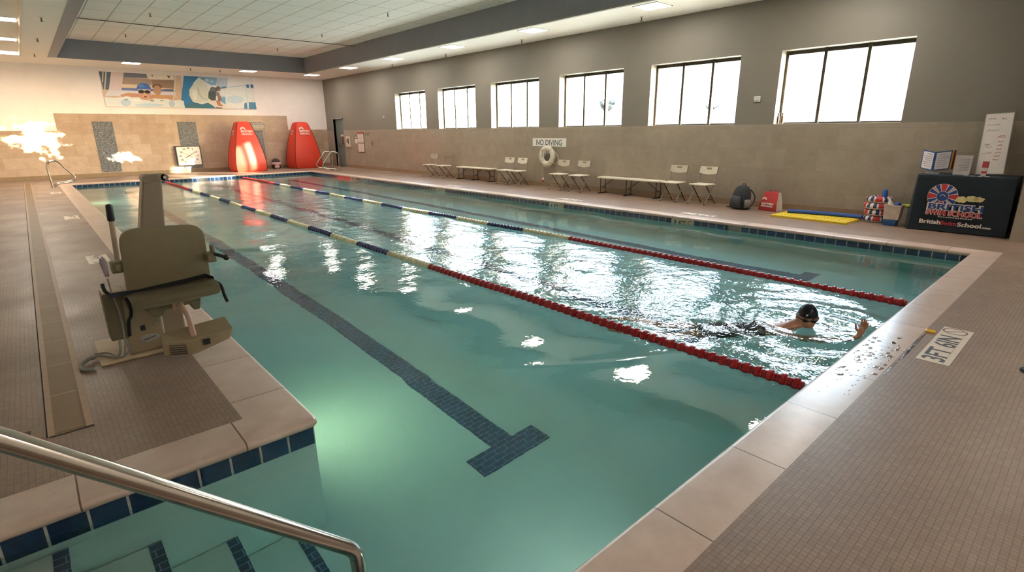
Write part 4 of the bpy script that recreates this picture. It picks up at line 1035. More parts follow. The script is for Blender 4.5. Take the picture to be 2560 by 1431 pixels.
# pop-up changing tents
PIPE = M('dark_tent_piping', '3a1512', .6)
def tent(x, y, label, hx=.62, hy=.60):
    t = thing('changing_tent', label, 'tent', (x, y, 0), 0, 'red pop-up tents by the far wall')
    prof = [(0.0, .93), (.10, .99), (.35, 1.0), (.70, .935), (1.05, .83), (1.40, .70), (1.70, .575), (1.92, .47), (2.05, .40)]
    tex = M('red_tent_nylon', 'd63a22', .45, var=.04, scale=3)
    for k, (ax, nm) in enumerate((('front', 'front_panel'), ('right', 'side_panel'), ('rear', 'rear_panel'), ('left', 'side_panel'))):
        R = []
        for z, s in prof:
            row = []
            for j in range(9):
                q = j / 8 * 2 - 1; bul = .035 * (1 - q * q) * s
                p = {'front': (q * hx * s, -hy * s - bul), 'right': (hx * s + bul, q * hy * s), 'rear': (-q * hx * s, hy * s + bul), 'left': (-hx * s - bul, -q * hy * s)}[ax]
                row.append((p[0], p[1], z))
            R.append(row)
        bm = bmesh.new(); V = [[bm.verts.new(p) for p in r] for r in R]
        for i in range(len(R) - 1):
            for j in range(8): bm.faces.new((V[i][j], V[i][j + 1], V[i + 1][j + 1], V[i + 1][j]))
        m = MB(); m.bm.free(); m.bm = bm; m.build(nm, tex, t, smooth='all')
    for sx, sy in ((-1, -1), (1, -1), (1, 1), (-1, 1)):
        MB().tube(smooth_path([(sx * hx * s, sy * hy * s, z) for z, s in prof], 2), .012, 6).build('piping', PIPE, t, smooth=True)
    s = prof[-1][1]; m = MB()
    m.rings([[(sx * hx * s * k, sy * hy * s * k, z) for sx, sy in ((-1, -1), (0, -1.06), (1, -1), (1.06, 0), (1, 1), (0, 1.06), (-1, 1), (-1.06, 0))] for k, z in ((1, 2.05), (.8, 2.085), (.3, 2.10))]); m.build('roof', tex, t, smooth='all')
    m = MB().tube([(sx * hx * .94, sy * hy * .94, .012) for sx, sy in ((-1, -1), (1, -1), (1, 1), (-1, 1))], .014, 6, closed=True); m.build('base_hoop', PIPE, t)
    WPR = M('white_tent_print', 'e2c9c0', .5)
    def lean(o, ax):                                  # lay the print on the sloping panel
        for v in o.data.vertices:
            z = v.co.z; s_ = np.interp(z, [p[0] for p in prof], [p[1] for p in prof])
            if ax == 'y': v.co.y = -hy * s_ - .040 + v.co.y * .2
            else: v.co.x = -hx * s_ - .040 + v.co.x * .2
    m = MB().text('BRITISH', (-.20, 0, 1.64), (1, 0, 0), UP, .135, .001, .004, width=.46).text('SWIM SCHOOL', (-.20, 0, 1.53), (1, 0, 0), UP, .10, .001, .003, width=.46)
    lean(m.build('lettering', WPR, t), 'y')
    def arch(m, o, r, rr=.5):
        P = [o + Vector((math.cos(a) * r, 0, math.sin(a) * r)) for a in np.linspace(0, PI, 13)] + [o + Vector((math.cos(a) * r * rr, 0, math.sin(a) * r * rr)) for a in np.linspace(PI, 0, 13)]
        m.prism(P, (0, -.002, 0))
    m = MB(); arch(m, Vector((-.10, 0, 1.755)), .11); lean(m.build('emblem', WPR, t), 'y')
    m = MB().text('BRITISH', (0, .17, 1.64), RT, UP, .12, .001, .004, width=.32).text('SWIM SCHOOL', (0, .17, 1.53), RT, UP, .09, .001, .003, width=.32); lean(m.build('lettering', WPR, t), 'x')
    return t
tent(7.27, 25.62, 'red pop-up changing tent nearer the clock, in front of the third mosaic stripe')
tent(9.93, 26.03, 'red pop-up changing tent in the corner beside the pool ladder')
t = thing('round_bag', 'dark round bag with a pale pink band on the floor between the red tents', 'bag', (8.72, 26.35, 0))
MB().lathe([(.14, 0), (.19, .05), (.20, .18), (.19, .30), (.15, .40), (.07, .46), (.01, .47)], n=20).build('body', M('dark_bag_cloth', '332d26', .7, var=.2), t, smooth=True)
MB().lathe([(.203, .19), (.212, .20), (.206, .29), (.196, .30)], n=20, cap=False).build('band', M('pale_pink_band', 'c7a3a0', .6), t, smooth=True)
MB().rings([[Vector((-.03 + .12 * math.cos(a), -.20 - .01 * math.sin(a), .10 + .09 * math.sin(a))) for a in np.linspace(0, 2 * PI, 12, endpoint=False)], [Vector((-.03 + .10 * math.cos(a), -.215, .10 + .07 * math.sin(a))) for a in np.linspace(0, 2 * PI, 12, endpoint=False)]]).build('flap', _mc['pale_pink_band'], t)
t = thing('grid_sign', 'pale sign with a double outline on the mosaic stripe behind the nearer tent', 'sign', (8.28, FY - .045, 1.90))
MB().box((-.29, 0, -.16), (.29, .014, .16)).build('board', M('grey_sign_board', 'b5aa98', .5), t, bev=.003)
m = MB()
for a in (.13, .09):
    for z in (-a, a): m.box((-.26, -.003, z - .006), (.26, 0, z + .006))
    for x in (-.26, .26): m.box((x - .006, -.003, -a), (x + .006, 0, a))
m.build('outline_print', M('sign_outline', '7a7062', .5), t)

# pace clock
t = thing('pace_clock', 'large square pace clock in a dark frame low on the far wall', 'clock', (5.27, FY - .03, .70))
DF = M('dark_clock_frame', '4c4642', .4)
MB().box((-.475, -.13, -.405), (.475, 0, -.375)).box((-.475, -.13, .375), (.475, 0, .405)).box((-.475, -.13, -.405), (-.44, 0, .405)).box((.44, -.13, -.405), (.475, 0, .405)).build('frame', DF, t, bev=.004)
fc = MB().box((-.445, -.105, -.38), (.445, -.08, .38)).build('face', M('clock_face', 'ece3d8', .35, var=.02), t)
MB().box((-.44, -.08, -.375), (.44, 0, .375)).build('casing', DF, t)
m = MB()
for k in range(12):
    a = PI / 2 - k * PI / 6; tx = '60' if k == 0 else str(5 * k)
    m.text(tx, (.32 * math.cos(a), -.106, .315 * math.sin(a) - .035), (1, 0, 0), UP, .10, .001, .002, 'CENTER')
m.build('numerals', INK, fc)
def hand(a, L, w, tail, mt, y):
    d = Vector((math.cos(a), 0, math.sin(a))); e = Vector((-math.sin(a), 0, math.cos(a)))
    MB().prism([d * -tail + e * w + Vector((0, y, 0)), d * -tail - e * w + Vector((0, y, 0)), d * L - e * w * .5 + Vector((0, y, 0)), d * L + e * w * .5 + Vector((0, y, 0))], (0, -.002, 0)).build('hand', mt, fc)
hand(math.radians(31), .30, .012, .16, INK, -.108); hand(math.radians(148), .27, .008, .14, M('pale_red_hand', '9b6b5c', .5), -.112)
MB().lathe([(.018, 0), (.018, .012)], (0, -.106, 0), (0, -1, 0), n=16).build('hub', DF, fc)

# grab rails and ladder
def grab(parent, y, sx, x0):
    """one bent figure-four rail in the plane y: post, over, down to a low lobe and back to the deck"""
    P = [(0, 0), (-.01, .30), (-.02, .60), (.02, .76), (.16, .82), (.27, .78), (.42, .56), (.56, .36), (.59, .26), (.52, .17), (.34, .13), (.16, .11), (.07, .06), (.05, 0.0)]
    o = MB().tube(smooth_path([(x0 + sx * a, y, b_) for a, b_ in P], 6), .024, 10).build('rail', CHROME_W, parent, smooth=True)
    for a in (0, .05): MB().lathe([(.045, 0), (.045, .012), (.027, .02)], (x0 + sx * a * 1.0, y, 0), n=16).build('escutcheon', CHROME_W, o, smooth=True)
t = thing('grab_rails', 'pair of bent steel grab rails at the far end of the left pool edge', 'grab rail', (.48, 22.6, 0))
grab(t, -.28, 1.02, 0); grab(t, .22, 1.02, 0)
t = thing('pool_ladder', 'pair of bent steel ladder rails at the far corner by the window wall', 'ladder', (10.02, 22.75, 0))
grab(t, -.35, -1.2, 0); grab(t, .30, -1.2, 0)
for z in (-.45, -.75): MB().box((-.885, -.35, z), (-.80, .30, z + .02)).build('tread', CHROME_W, t, bev=.006)

# ceiling fittings: sprinklers, suspension cable, vent
BR = M('sprinkler_brass', '6d5f48', .35, .7)
def sprinkler(x, y, z, label, group):
    t = thing('sprinkler', label, 'sprinkler', (x, y, z), 0, group)
    MB().lathe([(.045, 0), (.04, -.008), (.015, -.012)], n=14).build('escutcheon', M('white_escutcheon', 'cfc6b2', .4), t, smooth=True)
    MB().lathe([(.013, 0), (.013, -.05), (.02, -.055), (.01, -.075), (.034, -.085), (.034, -.09)], n=12).build('head', BR, t, smooth=True)
N5 = ['nearest', 'second', 'third', 'fourth', 'farthest']
for k, y in enumerate((7.9, 11.9, 15.6, 19.1)): sprinkler(11.04, y, ZS, '%s ceiling sprinkler along the soffit above the windows' % ('nearest', 'second nearest', 'second farthest', 'farthest')[k], 'sprinklers on the window wall soffit')
for k, y in enumerate((16.3, 19.8, 23.6)): sprinkler(.85, y, ZS, '%s sprinkler on the narrow left soffit by the dark fascia' % ('nearest', 'middle', 'farthest')[k], 'sprinklers on the left soffit')
for k, x in enumerate((5.5, 6.55)): sprinkler(x, 25.0, ZS, ('sprinkler on the far soffit above the gap in the mural', 'sprinkler on the far soffit above the surfer picture')[k], 'sprinklers on the far soffit')
for (x, y, lb) in ((3.2, 17.9, 'nearer sprinkler on the left half of the raised ceiling'), (3.15, 22.0, 'farther sprinkler on the left half of the raised ceiling'), (8.0, 13.9, 'nearest sprinkler on the right half of the raised ceiling'), (7.95, 18.1, 'middle sprinkler on the right half of the raised ceiling'), (7.9, 22.1, 'farthest sprinkler on the right half of the raised ceiling')): sprinkler(x, y, ZT, lb, 'sprinklers on the raised ceiling')
o = MB().tube([(TX0 + .01, 19.3, 4.60), (5.5, 19.3, 4.585), (TX1 - .01, 19.3, 4.60)], .012, 8).build('ceiling_cable', M('dark_cable', '5c5a52', .5)); tag(o, 'thin dark cable strung across the raised ceiling', 'cable')
t = thing('ceiling_vent', 'speckled dark ceiling vent above the left deck', 'vent', (-.1, 13.85, ZS + .05))
MB().box((-.7, -.30, -.012), (.57, .30, 0)).build('frame', M('pale_vent_frame', 'd8ccb4', .5), t, bev=.003)
def speck():
    q = NT('speckled_grille'); n = q.noise(q.coord(), 45, 3); q.bsdf(q.ramp(n, [(.42, rgb('3c3c3e')), (.6, rgb('a09a8e'))]), .6); return q.m
MB().box((-.66, -.26, -.016), (.36, .26, -.012)).build('grille', speck(), t)
# ================================================================== left deck: pool lift, drain, depth markers; foreground rail
def rebase(t, loc):
    loc = Vector(loc); t.location = loc; T = Matrix.Translation(-loc)
    def go(o):
        for c in COL.objects:
            if c.parent is o:
                if c.type == 'MESH': c.data.transform(T)
                go(c)
    go(t)
TAN = M('tan_powder_coat', '9a8a6c', .5, var=.05, scale=12, bump=.0003); TAN_D = M('olive_seat_plastic', '7d7152', .55, var=.06, scale=10, bump=.0003); DARKT = M('dark_olive_housing', '6a6248', .55)
t = thing('pool_lift', 'tan pool lift chair with tall mast bolted beside the left pool edge', 'pool lift')
MB().box((.12, 4.61, 0), (.60, 5.20, .022)).build('base_plate', M('pale_tan_base', 'c3ab8a', .5), t, bev=.008)
MB().prism([(.305, 4.66, .022), (.545, 4.66, .022), (.555, 4.66, .44), (.53, 4.66, .50), (.36, 4.66, .50), (.315, 4.66, .44)], (0, .34, 0)).build('column', TAN, t, bev=.015)
m = MB(); m.rings([[Vector((cx + sx * w, cyy + sy * d, z)) for sx, sy in ((-1, -1), (1, -1), (1, 1), (-1, 1))] for cx, cyy, w, d, z in ((.625, 4.99, .105, .08, .022), (.635, 5.0, .085, .075, .88), (.70, 5.02, .064, .065, 1.28))])
m.build('mast', M('mast_tan', '8f7d68', .45, var=.04), t, bev=.012)
MB().box((.655, 4.953, .5), (.662, 4.957, 1.2)).build('mast_seam', DARKT, t)
hd = MB().cyl((.668, 4.95, 1.285), (.668, 5.09, 1.285), .034, n=20).box((.668, 4.955, 1.265), (.785, 5.085, 1.318)).cyl((.785, 4.955, 1.2915), (.785, 5.085, 1.2915), .0265, n=18).build('mast_head', _mc['mast_tan'], t, smooth=True)
MB().cyl((.785, 4.95, 1.2915), (.785, 5.09, 1.2915), .012, n=14).build('pin', STEEL, hd, smooth=True)
# backrest: rounded panel
def rrect(pts, r, n=5):
    out = []; k = len(pts)
    for i in range(k):
        p = Vector(pts[i]); a = (Vector(pts[i - 1]) - p).normalized(); b_ = (Vector(pts[(i + 1) % k]) - p).normalized()
        rr = r[i] if isinstance(r, (list, tuple)) else r
        for j in range(n + 1):
            q = j / n; A = p + a * rr; B = p + b_ * rr; out.append((A * (1 - q) ** 2 + p * 2 * q * (1 - q) + B * q ** 2))
    return out
bk = rrect([(.36, .485), (.60, .455), (.905, .475), (.915, .955), (.385, .975)], [.04, .02, .06, .11, .11])
m = MB(); m.rings([[Vector((x, 4.565 + .012, z)) for x, z in [(.64 + (p.x - .64) * .965, .72 + (p.y - .72) * .965) for p in bk]], [Vector((p.x, 4.58, p.y)) for p in bk], [Vector((p.x, 4.625, p.y)) for p in bk], [Vector((.64 + (p.x - .64) * .95, 4.64, .72 + (p.y - .72) * .95)) for p in bk]])
m.build('backrest', TAN_D, t, smooth=True)
m = MB(); R = []
for y, z, s in ((4.27, .46, .96), (4.255, .485, 1.0), (4.265, .525, 1.0), (4.33, .540, 1.0), (4.60, .515, 1.0), (4.62, .47, .98)): R.append([Vector((.62 + sx * .275 * s, y, z + dz)) for sx, dz in ((-1, -.012), (-.8, 0), (0, .0), (.8, .012), (1, .018))])
bm = bmesh.new(); V = [[bm.verts.new(p) for p in r] for r in R]
for i in range(5):
    for j in range(4): bm.faces.new((V[i][j], V[i][j + 1], V[i + 1][j + 1], V[i + 1][j]))
bmesh.ops.solidify(bm, geom=bm.faces[:], thickness=.03); m.bm.free(); m.bm = bm
m.build('seat', M('seat_tan', '8d8062', .5, var=.04, bump=.0003), t, smooth='all')
MB().prism([(.42, 4.36, .43), (.47, 4.36, .36), (.52, 4.36, .36), (.55, 4.36, .40), (.70, 4.36, .41), (.72, 4.36, .36), (.76, 4.36, .36), (.78, 4.36, .46), (.42, 4.36, .46)], (0, .24, 0)).build('seat_bracket', DARKT, t, bev=.006)
MB().box((.34, 4.55, .40), (.56, 4.67, .52)).build('seat_support', DARKT, t, bev=.01)
m = MB()
bl = [(.25, 4.50, .535), (.31, 4.535, .53), (.42, 4.555, .520), (.55, 4.56, .528), (.72, 4.56, .540), (.87, 4.545, .560), (.905, 4.47, .545)]
for a, b_ in zip(bl[:-1], bl[1:]):
    a, b_ = Vector(a), Vector(b_); m.prism([a + Vector((0, 0, .014)), b_ + Vector((0, 0, .014)), b_ - Vector((0, 0, .016)), a - Vector((0, 0, .016))], (0, .012, 0))
STRAP = M('black_webbing', '1a1b1c', .8)
m.build('lap_belt', STRAP, t)
MB().tube(smooth_path([(.895, 4.45, .535), (.915, 4.33, .52), (.915, 4.27, .46), (.925, 4.25, .405)], 5), [.011] * 10 + [.012] * 6, 8).build('belt_tail', STRAP, t, smooth=True)
MB().tube(smooth_path([(.34, 4.52, .50), (.355, 4.50, .43), (.35, 4.53, .36), (.335, 4.60, .30), (.325, 4.64, .18)], 5), .012, 8).build('belt_tail', STRAP, t, smooth=True)
lv = MB().tube([(.352, 4.70, .66), (.362, 4.70, .85), (.372, 4.70, 1.04)], .017, 12).build('lever', M('pale_lever', 'b09a82', .4), t, smooth=True)
MB().lathe([(.020, 0), (.023, .01), (.022, .10), (.019, .115), (.008, .12)], (.371, 4.70, 1.025), (.05, 0, 1), n=16).build('grip', BLACK, lv, smooth=True)
MB().box((.305, 4.62, .66), (.395, 4.70, .745)).cyl((.35, 4.61, .70), (.35, 4.71, .70), .03, n=16).build('armrest_bracket', TAN_D, t, bev=.008)
ar = MB().box((.885, 4.46, .675), (.945, 4.60, .735)).box((.925, 4.47, .735), (.945, 4.55, .795)).build('armrest_bracket', TAN_D, t, bev=.006)
MB().tube([(.935, 4.47, .735), (.965, 4.45, .722), (1.0, 4.43, .705)], .014, 10).ell((1.005, 4.427, .703), (.022, .022, .022), 14, 10).build('armrest_knob', BLACK, ar, smooth=True)
pd = MB().rings([sup(.272, 4.60, .012, .010, .655, 16), sup(.270, 4.60, .015, .013, .68, 16), sup(.266, 4.60, .022, .017, .75, 16), sup(.264, 4.60, .016, .013, .785, 16)]).build('control_pendant', M('lilac_grey_plastic', '9c8f94', .45), t, smooth='all')
MB().tube(smooth_path([(.27, 4.60, .64), (.275, 4.59, .52), (.29, 4.585, .40), (.29, 4.60, .20), (.265, 4.60, .05), (.22, 4.70, .03)], 6), .006, 6).build('pendant_cable', M('grey_cable', '86827a', .6), t, smooth=True)
MB().box((.215, 4.66, .155), (.335, 4.86, .51)).build('actuator_housing', DARKT, t, bev=.010)
MB().tube(smooth_path([(.235, 4.64, .60), (.24, 4.63, .55), (.26, 4.63, .52)], 4), .012, 8).build('black_clip', BLACK, t, smooth=True)
MB().box((.22, 4.655, .51), (.34, 4.85, .525)).build('housing_cap', M('pale_cap', 'b3a084', .5), t, bev=.004)
o = MB().ell((.445, 4.657, .125), (.066, .004, .032), 24, 8).build('badge', M('grey_badge', '9d998c', .35), t, smooth=True)
MB().tube(smooth_path([(.405, 4.652, .118), (.43, 4.652, .122), (.46, 4.652, .130), (.485, 4.652, .135)], 4), .0025, 6).build('badge_mark', INK, o)
MB().cyl((.505, 4.66, .235), (.505, 4.645, .235), .017, n=14).build('bolt', STEEL, t, smooth=True); MB().box((.40, 4.655, .195), (.43, 4.662, .232)).build('socket', BLACK, t)
MB().tube(smooth_path([(.615, 4.36, .435), (.635, 4.30, .42), (.655, 4.24, .36), (.66, 4.22, .27), (.665, 4.21, .20)], 5), .020, 8).build('footrest_arm', M('pinkish_tan_arm', 'b0907a', .45), t, smooth=True)
MB().box((.585, 4.33, .40), (.655, 4.40, .47)).build('arm_clamp', _mc['pinkish_tan_arm'], t, bev=.006)
fp = MB(); T1 = [(.465, 4.22, .205), (.63, 4.16, .195), (.90, 4.10, .245), (.90, 4.30, .285), (.68, 4.34, .245), (.48, 4.36, .235)]; B1 = [(.465, 4.23, .105), (.645, 4.17, .085), (.87, 4.11, .165), (.88, 4.30, .265), (.68, 4.34, .225), (.48, 4.36, .215)]
fp.rings([[Vector(p) for p in B1], [Vector(p) for p in T1]]); f = fp.build('footrest', TAN, t, bev=.006)
m = MB()
for k in range(5): m.prism([(.50 + .0, 4.212 - .0, .175 - .016 * k), (.60, 4.176, .168 - .016 * k), (.60, 4.176, .174 - .016 * k), (.50, 4.212, .181 - .016 * k)], (0, -.004, 0))
m.build('warning_print', INK, f)
m = MB().box((.70, 4.128, .155), (.745, 4.142, .195)).build('black_block', BLACK, f)
MB().tube(smooth_path([(.10, 4.80, .02), (.06, 4.76, .028), (.02, 4.72, .016), (.005, 4.66, .014), (.03, 4.60, .014), (.085, 4.565, .014)], 6), .013, 8).build('drain_hose', M('grey_hose', '8f8d80', .5), t, smooth=True)
MB().tube(smooth_path([(.26, 4.66, .16), (.25, 4.62, .09), (.22, 4.66, .035), (.14, 4.78, .035), (.10, 4.80, .03)], 6), .009, 8).build('supply_hose', _mc['grey_hose'], t, smooth=True)
MB().tube(smooth_path([(.29, 4.66, .16), (.30, 4.61, .08), (.24, 4.63, .034), (.18, 4.80, .034), (.11, 4.84, .03)], 6), .006, 8).build('supply_hose', _mc['grey_cable'], t, smooth=True)
rebase(t, (.36, 4.90, 0))

# trench drain
def grate_mat():
    q = NT('slotted_grate'); v = q.coord('Object'); sp = q.add('SeparateXYZ'); q.link(v, sp.inputs[0])
    f = q.math('FRACT', q.math('MULTIPLY', sp.outputs[1], 1 / .0125)); sl = q.math('LESS_THAN', f, .38)
    j = q.math('LESS_THAN', q.math('FRACT', q.math('MULTIPLY', sp.outputs[1], 1 / .61)), .012)
    n = q.noise(v, 3, 3); c = q.ramp(n, [(.3, rgb('86683e')), (.7, rgb('97784e'))])
    c = q.mix(sl, c, rgb('5c4628')); c = q.mix(j, c, rgb('b59a6c'))
    q.bsdf(c, .5, bump=sl, bdist=-.002); return q.m
t = thing('trench_drain', 'long slotted trench drain running along the left deck', 'drain', (-.10, 3.66, 0))
MB().box((-.075, .02, -.004), (.065, 21.4, .003)).build('grate', grate_mat(), t)
ED = M('pale_drain_edging', 'a98a6f', .5, var=.08, scale=20)
MB().box((-.105, 0, -.004), (-.075, 21.4, .006)).build('edge_strip', ED, t); MB().box((.065, 0, -.004), (.10, 21.4, .006)).build('edge_strip', ED, t)
MB().box((-.10, -.012, -.004), (.10, .0, .002)).box((-.112, 0, -.004), (-.105, 21.4, .002)).build('gap_line', M('dark_gap', '2a221b', .8), t)
t = thing('slot_drain', 'small drain with three dark slots at the near end of the trench drain', 'drain', (-.30, 3.76, 0))
MB().box((-.13, -.075, -.003), (.075, .075, .003)).build('cover', M('cover_tile', '8d7864', .5), t)
MB().box((-.105, -.055, .003), (-.075, .055, .0036)).box((-.055, -.055, .003), (-.025, .055, .0036)).box((-.005, -.055, .003), (.025, .055, .0036)).build('slots', BLACK, t)

# depth markers set in the deck
MK = M('pale_marker_tile', 'd8c9b8', .35, var=.05, scale=8); MKB = M('marker_border', 'a89684', .4)
def marker(x, y, hx, hy, rz, body, label, w, sz, nodive=True, name='depth_marker'):
    t = thing(name, label, 'depth marker', (x, y, 0), rz, 'deck depth markers')
    o = MB().box((-hx, -hy, -.004), (hx, hy, .0022)).build('tile', MK, t)
    m = MB()
    for (a, b_) in (((-hx * .97, -hy * .62), (hx * .97, -hy * .58)),): m.box((a[0], a[1], .0022), (b_[0], b_[1], .0026))
    m.build('border_line', MKB, t)
    MB().text(body, (-hx * .93, -sz * .30, .0024), (1, 0, 0), (0, 1, 0), sz, .0004, .003, width=w).build('lettering', INK, t)
    if nodive:
        m = MB().torus((hx * .80, .01, .0026), sz * .40, .007, (0, 0, 1), 28, 6, .1); e = sz * .36 * .7
        m.box((hx * .80 - sz * .38, .004, .0022), (hx * .80 + sz * .38, .016, .003), Matrix.Rotation(-.785, 3, 'Z')).build('no_diving_symbol', M('dull_red_symbol', '7a4a44', .5), t)
    return t
marker(5.045, .605, .475, .098, 0, '3FT 6IN', 'large depth marker lettered 3FT 6IN beside the yellow disc', .66, .19)
for y, lb in ((8.93, 'white depth marker on the left deck just behind the pool lift'), (13.93, 'white depth marker on the left deck, middle of the three'), (20.3, 'white depth marker on the left deck nearest the grab rails')):
    marker(.47, y, .30, .115, -PI / 2, '4 FT', lb, .30, .16)
for y, lb in ((8.75, 'pale depth marker on the right deck in front of the near bench'), (5.35, 'pale depth marker on the right deck in front of the black backpack'), (13.6, 'pale depth marker on the right deck in front of the far bench')):
    marker(9.70, y, .36, .10, PI / 2, '3 FT' if y < 6 else '4 FT', lb, .40, .16)
# markers and skimmer plate in the waterline tile of the right pool wall
def wl_marker(y, body, label):
    t = thing('waterline_marker', label, 'depth marker', (NX + .03, y, -.128), 0, 'waterline depth markers')
    MB().box((-.004, -.24, -.077), (.004, .24, .077)).build('tile', M('cream_marker_tile', 'b9b39b', .3), t)
    MB().text(body, (-.0045, .20, -.045), RT, UP, .13, .0006, .003, width=.28).build('lettering', INK, t)
    m = MB().torus((-.005, -.16, 0), .052, .008, (1, 0, 0), 24, 6, .2).box((-.0065, -.205, -.006), (-.0045, -.115, .006), Matrix.Rotation(.785, 3, 'X')); m.build('no_diving_symbol', M('brown_symbol', '6b5346', .5), t)
wl_marker(5.40, '3 FT', 'waterline marker lettered 3 FT on the right pool wall'); wl_marker(8.76, '4 FT', 'waterline marker lettered 4 FT below the near bench'); wl_marker(13.6, '4 FT', 'waterline marker on the right pool wall below the far bench'); wl_marker(19.5, '4 FT', 'waterline marker farthest along the right pool wall')
t = thing('skimmer_plate', 'plain grey plate in the navy waterline tile near the backpack', 'skimmer', (NX + .03, 4.37, -.125))
MB().box((-.006, -.12, -.07), (.004, .12, .07)).build('plate', M('grey_skimmer', '7d7c74', .4), t, bev=.003); MB().box((-.008, .10, -.055), (-.006, .13, .055)).build('weir_edge', BLACK, t)

# foreground handrail
t = thing('handrail', 'brushed steel handrail sloping down into the steps in the foreground', 'handrail')
pts = [(-1.35, 1.40, 0.0), (-1.35, 1.40, .60), (-1.33, 1.40, .95), (-1.22, 1.40, 1.15), (-1.0, 1.40, 1.24), (-.55, 1.40, 1.26), (-.36, 1.40, 1.21), (-.15, 1.40, 1.03)]
P = smooth_path(pts, 6) + [Vector((.12, 1.40, .757)), Vector((.40, 1.40, .472))] + smooth_path([(.508, 1.40, .362), (.540, 1.40, .327), (.556, 1.40, .290), (.560, 1.40, .22)], 5) + [Vector((.561, 1.40, -.3)), Vector((.561, 1.40, -1.115))]
MB().tube(P, .0235, 20).build('rail', STEEL, t, smooth=True)
MB().lathe([(.055, 0), (.055, .015), (.03, .028)], (-1.35, 1.40, 0), n=20).build('escutcheon', STEEL, t, smooth=True)
rebase(t, (-1.35, 1.40, 0))

# small things on the near deck
o = MB().lathe([(.034, 0), (.036, .006), (.034, .014), (.024, .017), (.022, .010), (.004, .010)], (0, 0, 0), n=24).build('yellow_disc', M('yellow_disc_plastic', 'e8b40c', .4), smooth=True); o.location = (5.285, .755, .001); o.rotation_euler = (0, 0, .2)
tag(o, 'small round yellow plastic disc lying beside the 3FT 6IN marker', 'disc')
t = thing('sandal', 'dark sandal mostly cut off at the frame edge on the near deck', 'sandal', (4.80, .055, 0), 2.6)
sh = [(math.cos(a) * .05 * (1 + .15 * math.sin(a)), math.sin(a) * .13) for a in np.linspace(0, 2 * PI, 28, endpoint=False)]
MB().prism([(x, y, 0) for x, y in sh], (0, 0, .022)).build('sole', M('dark_green_sole', '16231c', .6), t, bev=.005)
MB().tube(smooth_path([(-.05, .03, .02), (-.03, .05, .05), (0, .055, .06), (.03, .05, .05), (.05, .03, .02)], 5), .012, 8).build('strap', RUB, t, smooth=True)
# splashed water on the near coping
DROP = NT('clear_droplets'); lw = DROP.add('LayerWeight'); lw.inputs['Blend'].default_value = .5
tr_ = DROP.add('BsdfTransparent'); tr_.inputs[0].default_value = (.86, .84, .82, 1); gl_ = DROP.add('BsdfGlossy'); gl_.inputs['Roughness'].default_value = .03; mx_ = DROP.add('MixShader')
DROP.link(DROP.math('ADD', DROP.math('MULTIPLY', DROP.math('POWER', lw.outputs['Facing'], 4.0), .9), .06), mx_.inputs[0]); DROP.link(tr_.outputs[0], mx_.inputs[1]); DROP.link(gl_.outputs[0], mx_.inputs[2]); DROP.link(mx_.outputs[0], DROP.out.inputs[0])
rn = random.Random(12); m = MB()
for k in range(130):
    x = 4.35 + rn.gauss(0, .40); y = .81 + .23 * rn.random(); r = .004 + .016 * rn.random() ** 3; n = 14; ph = [1 + .35 * rn.random() for _ in range(n)]
    base = [Vector((x + r * ph[j] * 1.5 * math.cos(2 * PI * j / n), y + r * ph[j] * math.sin(2 * PI * j / n), .0004)) for j in range(n)]; c = Vector((x, y, 0))
    m.rings([base, [c + (v - c) * .8 + Vector((0, 0, .0010)) for v in base], [c + (v - c) * .35 + Vector((0, 0, .0014)) for v in base]])
o = m.build('water_droplets', DROP.m, smooth='all'); tag(o, 'splashed water droplets on the near coping by the swimmer', 'water', None, 'stuff')
m = MB()
for k in range(12):
    x = 4.2 + .95 * rn.random(); y = .760 + .02 * rn.random(); L = .03 + .14 * rn.random(); m.rings([[Vector((x + L * math.cos(a), y + .005 * math.sin(a) * (1 + .3 * rn.random()), z)) for a in np.linspace(0, 2 * PI, 12, endpoint=False)] for z in (.0003, .0007)])
o = m.build('deck_puddle', DROP.m, smooth='all'); tag(o, 'thin wet streaks along the deck joint beside the near coping', 'water', None, 'stuff')
# small things on the nearest sill and in the far pool wall
for y, lb in ((4.83, 'slim brown bottle on the sill in the far corner of the nearest window'), (4.745, 'slim brown bottle on the sill of the nearest window, second from its far corner')):
    t = thing('sill_bottle', lb, 'bottle', (WX + .05, y, WZ0 + .004), 0, 'bottles on the nearest sill')
    BB = M('brown_bottle', '5e4630', .35)
    MB().lathe([(.022, 0), (.025, .01), (.025, .13), (.014, .165), (.012, .18)], n=16).build('body', BB, t, smooth=True)
    MB().lathe([(.017, .18), (.017, .205), (.012, .21)], n=16).build('cap', BLACK, t, smooth=True)
t = thing('skimmer_opening', 'dark skimmer opening in the far pool wall below the clock', 'skimmer', (5.0, FX + .03, -.12))
MB().box((-.18, -.006, -.06), (.18, .004, .06)).build('frame', M('navy_skimmer_frame', '2b3442', .4), t, bev=.003)
MB().box((-.15, -.008, -.045), (.15, -.006, .045)).build('weir_flap', BLACK, t)
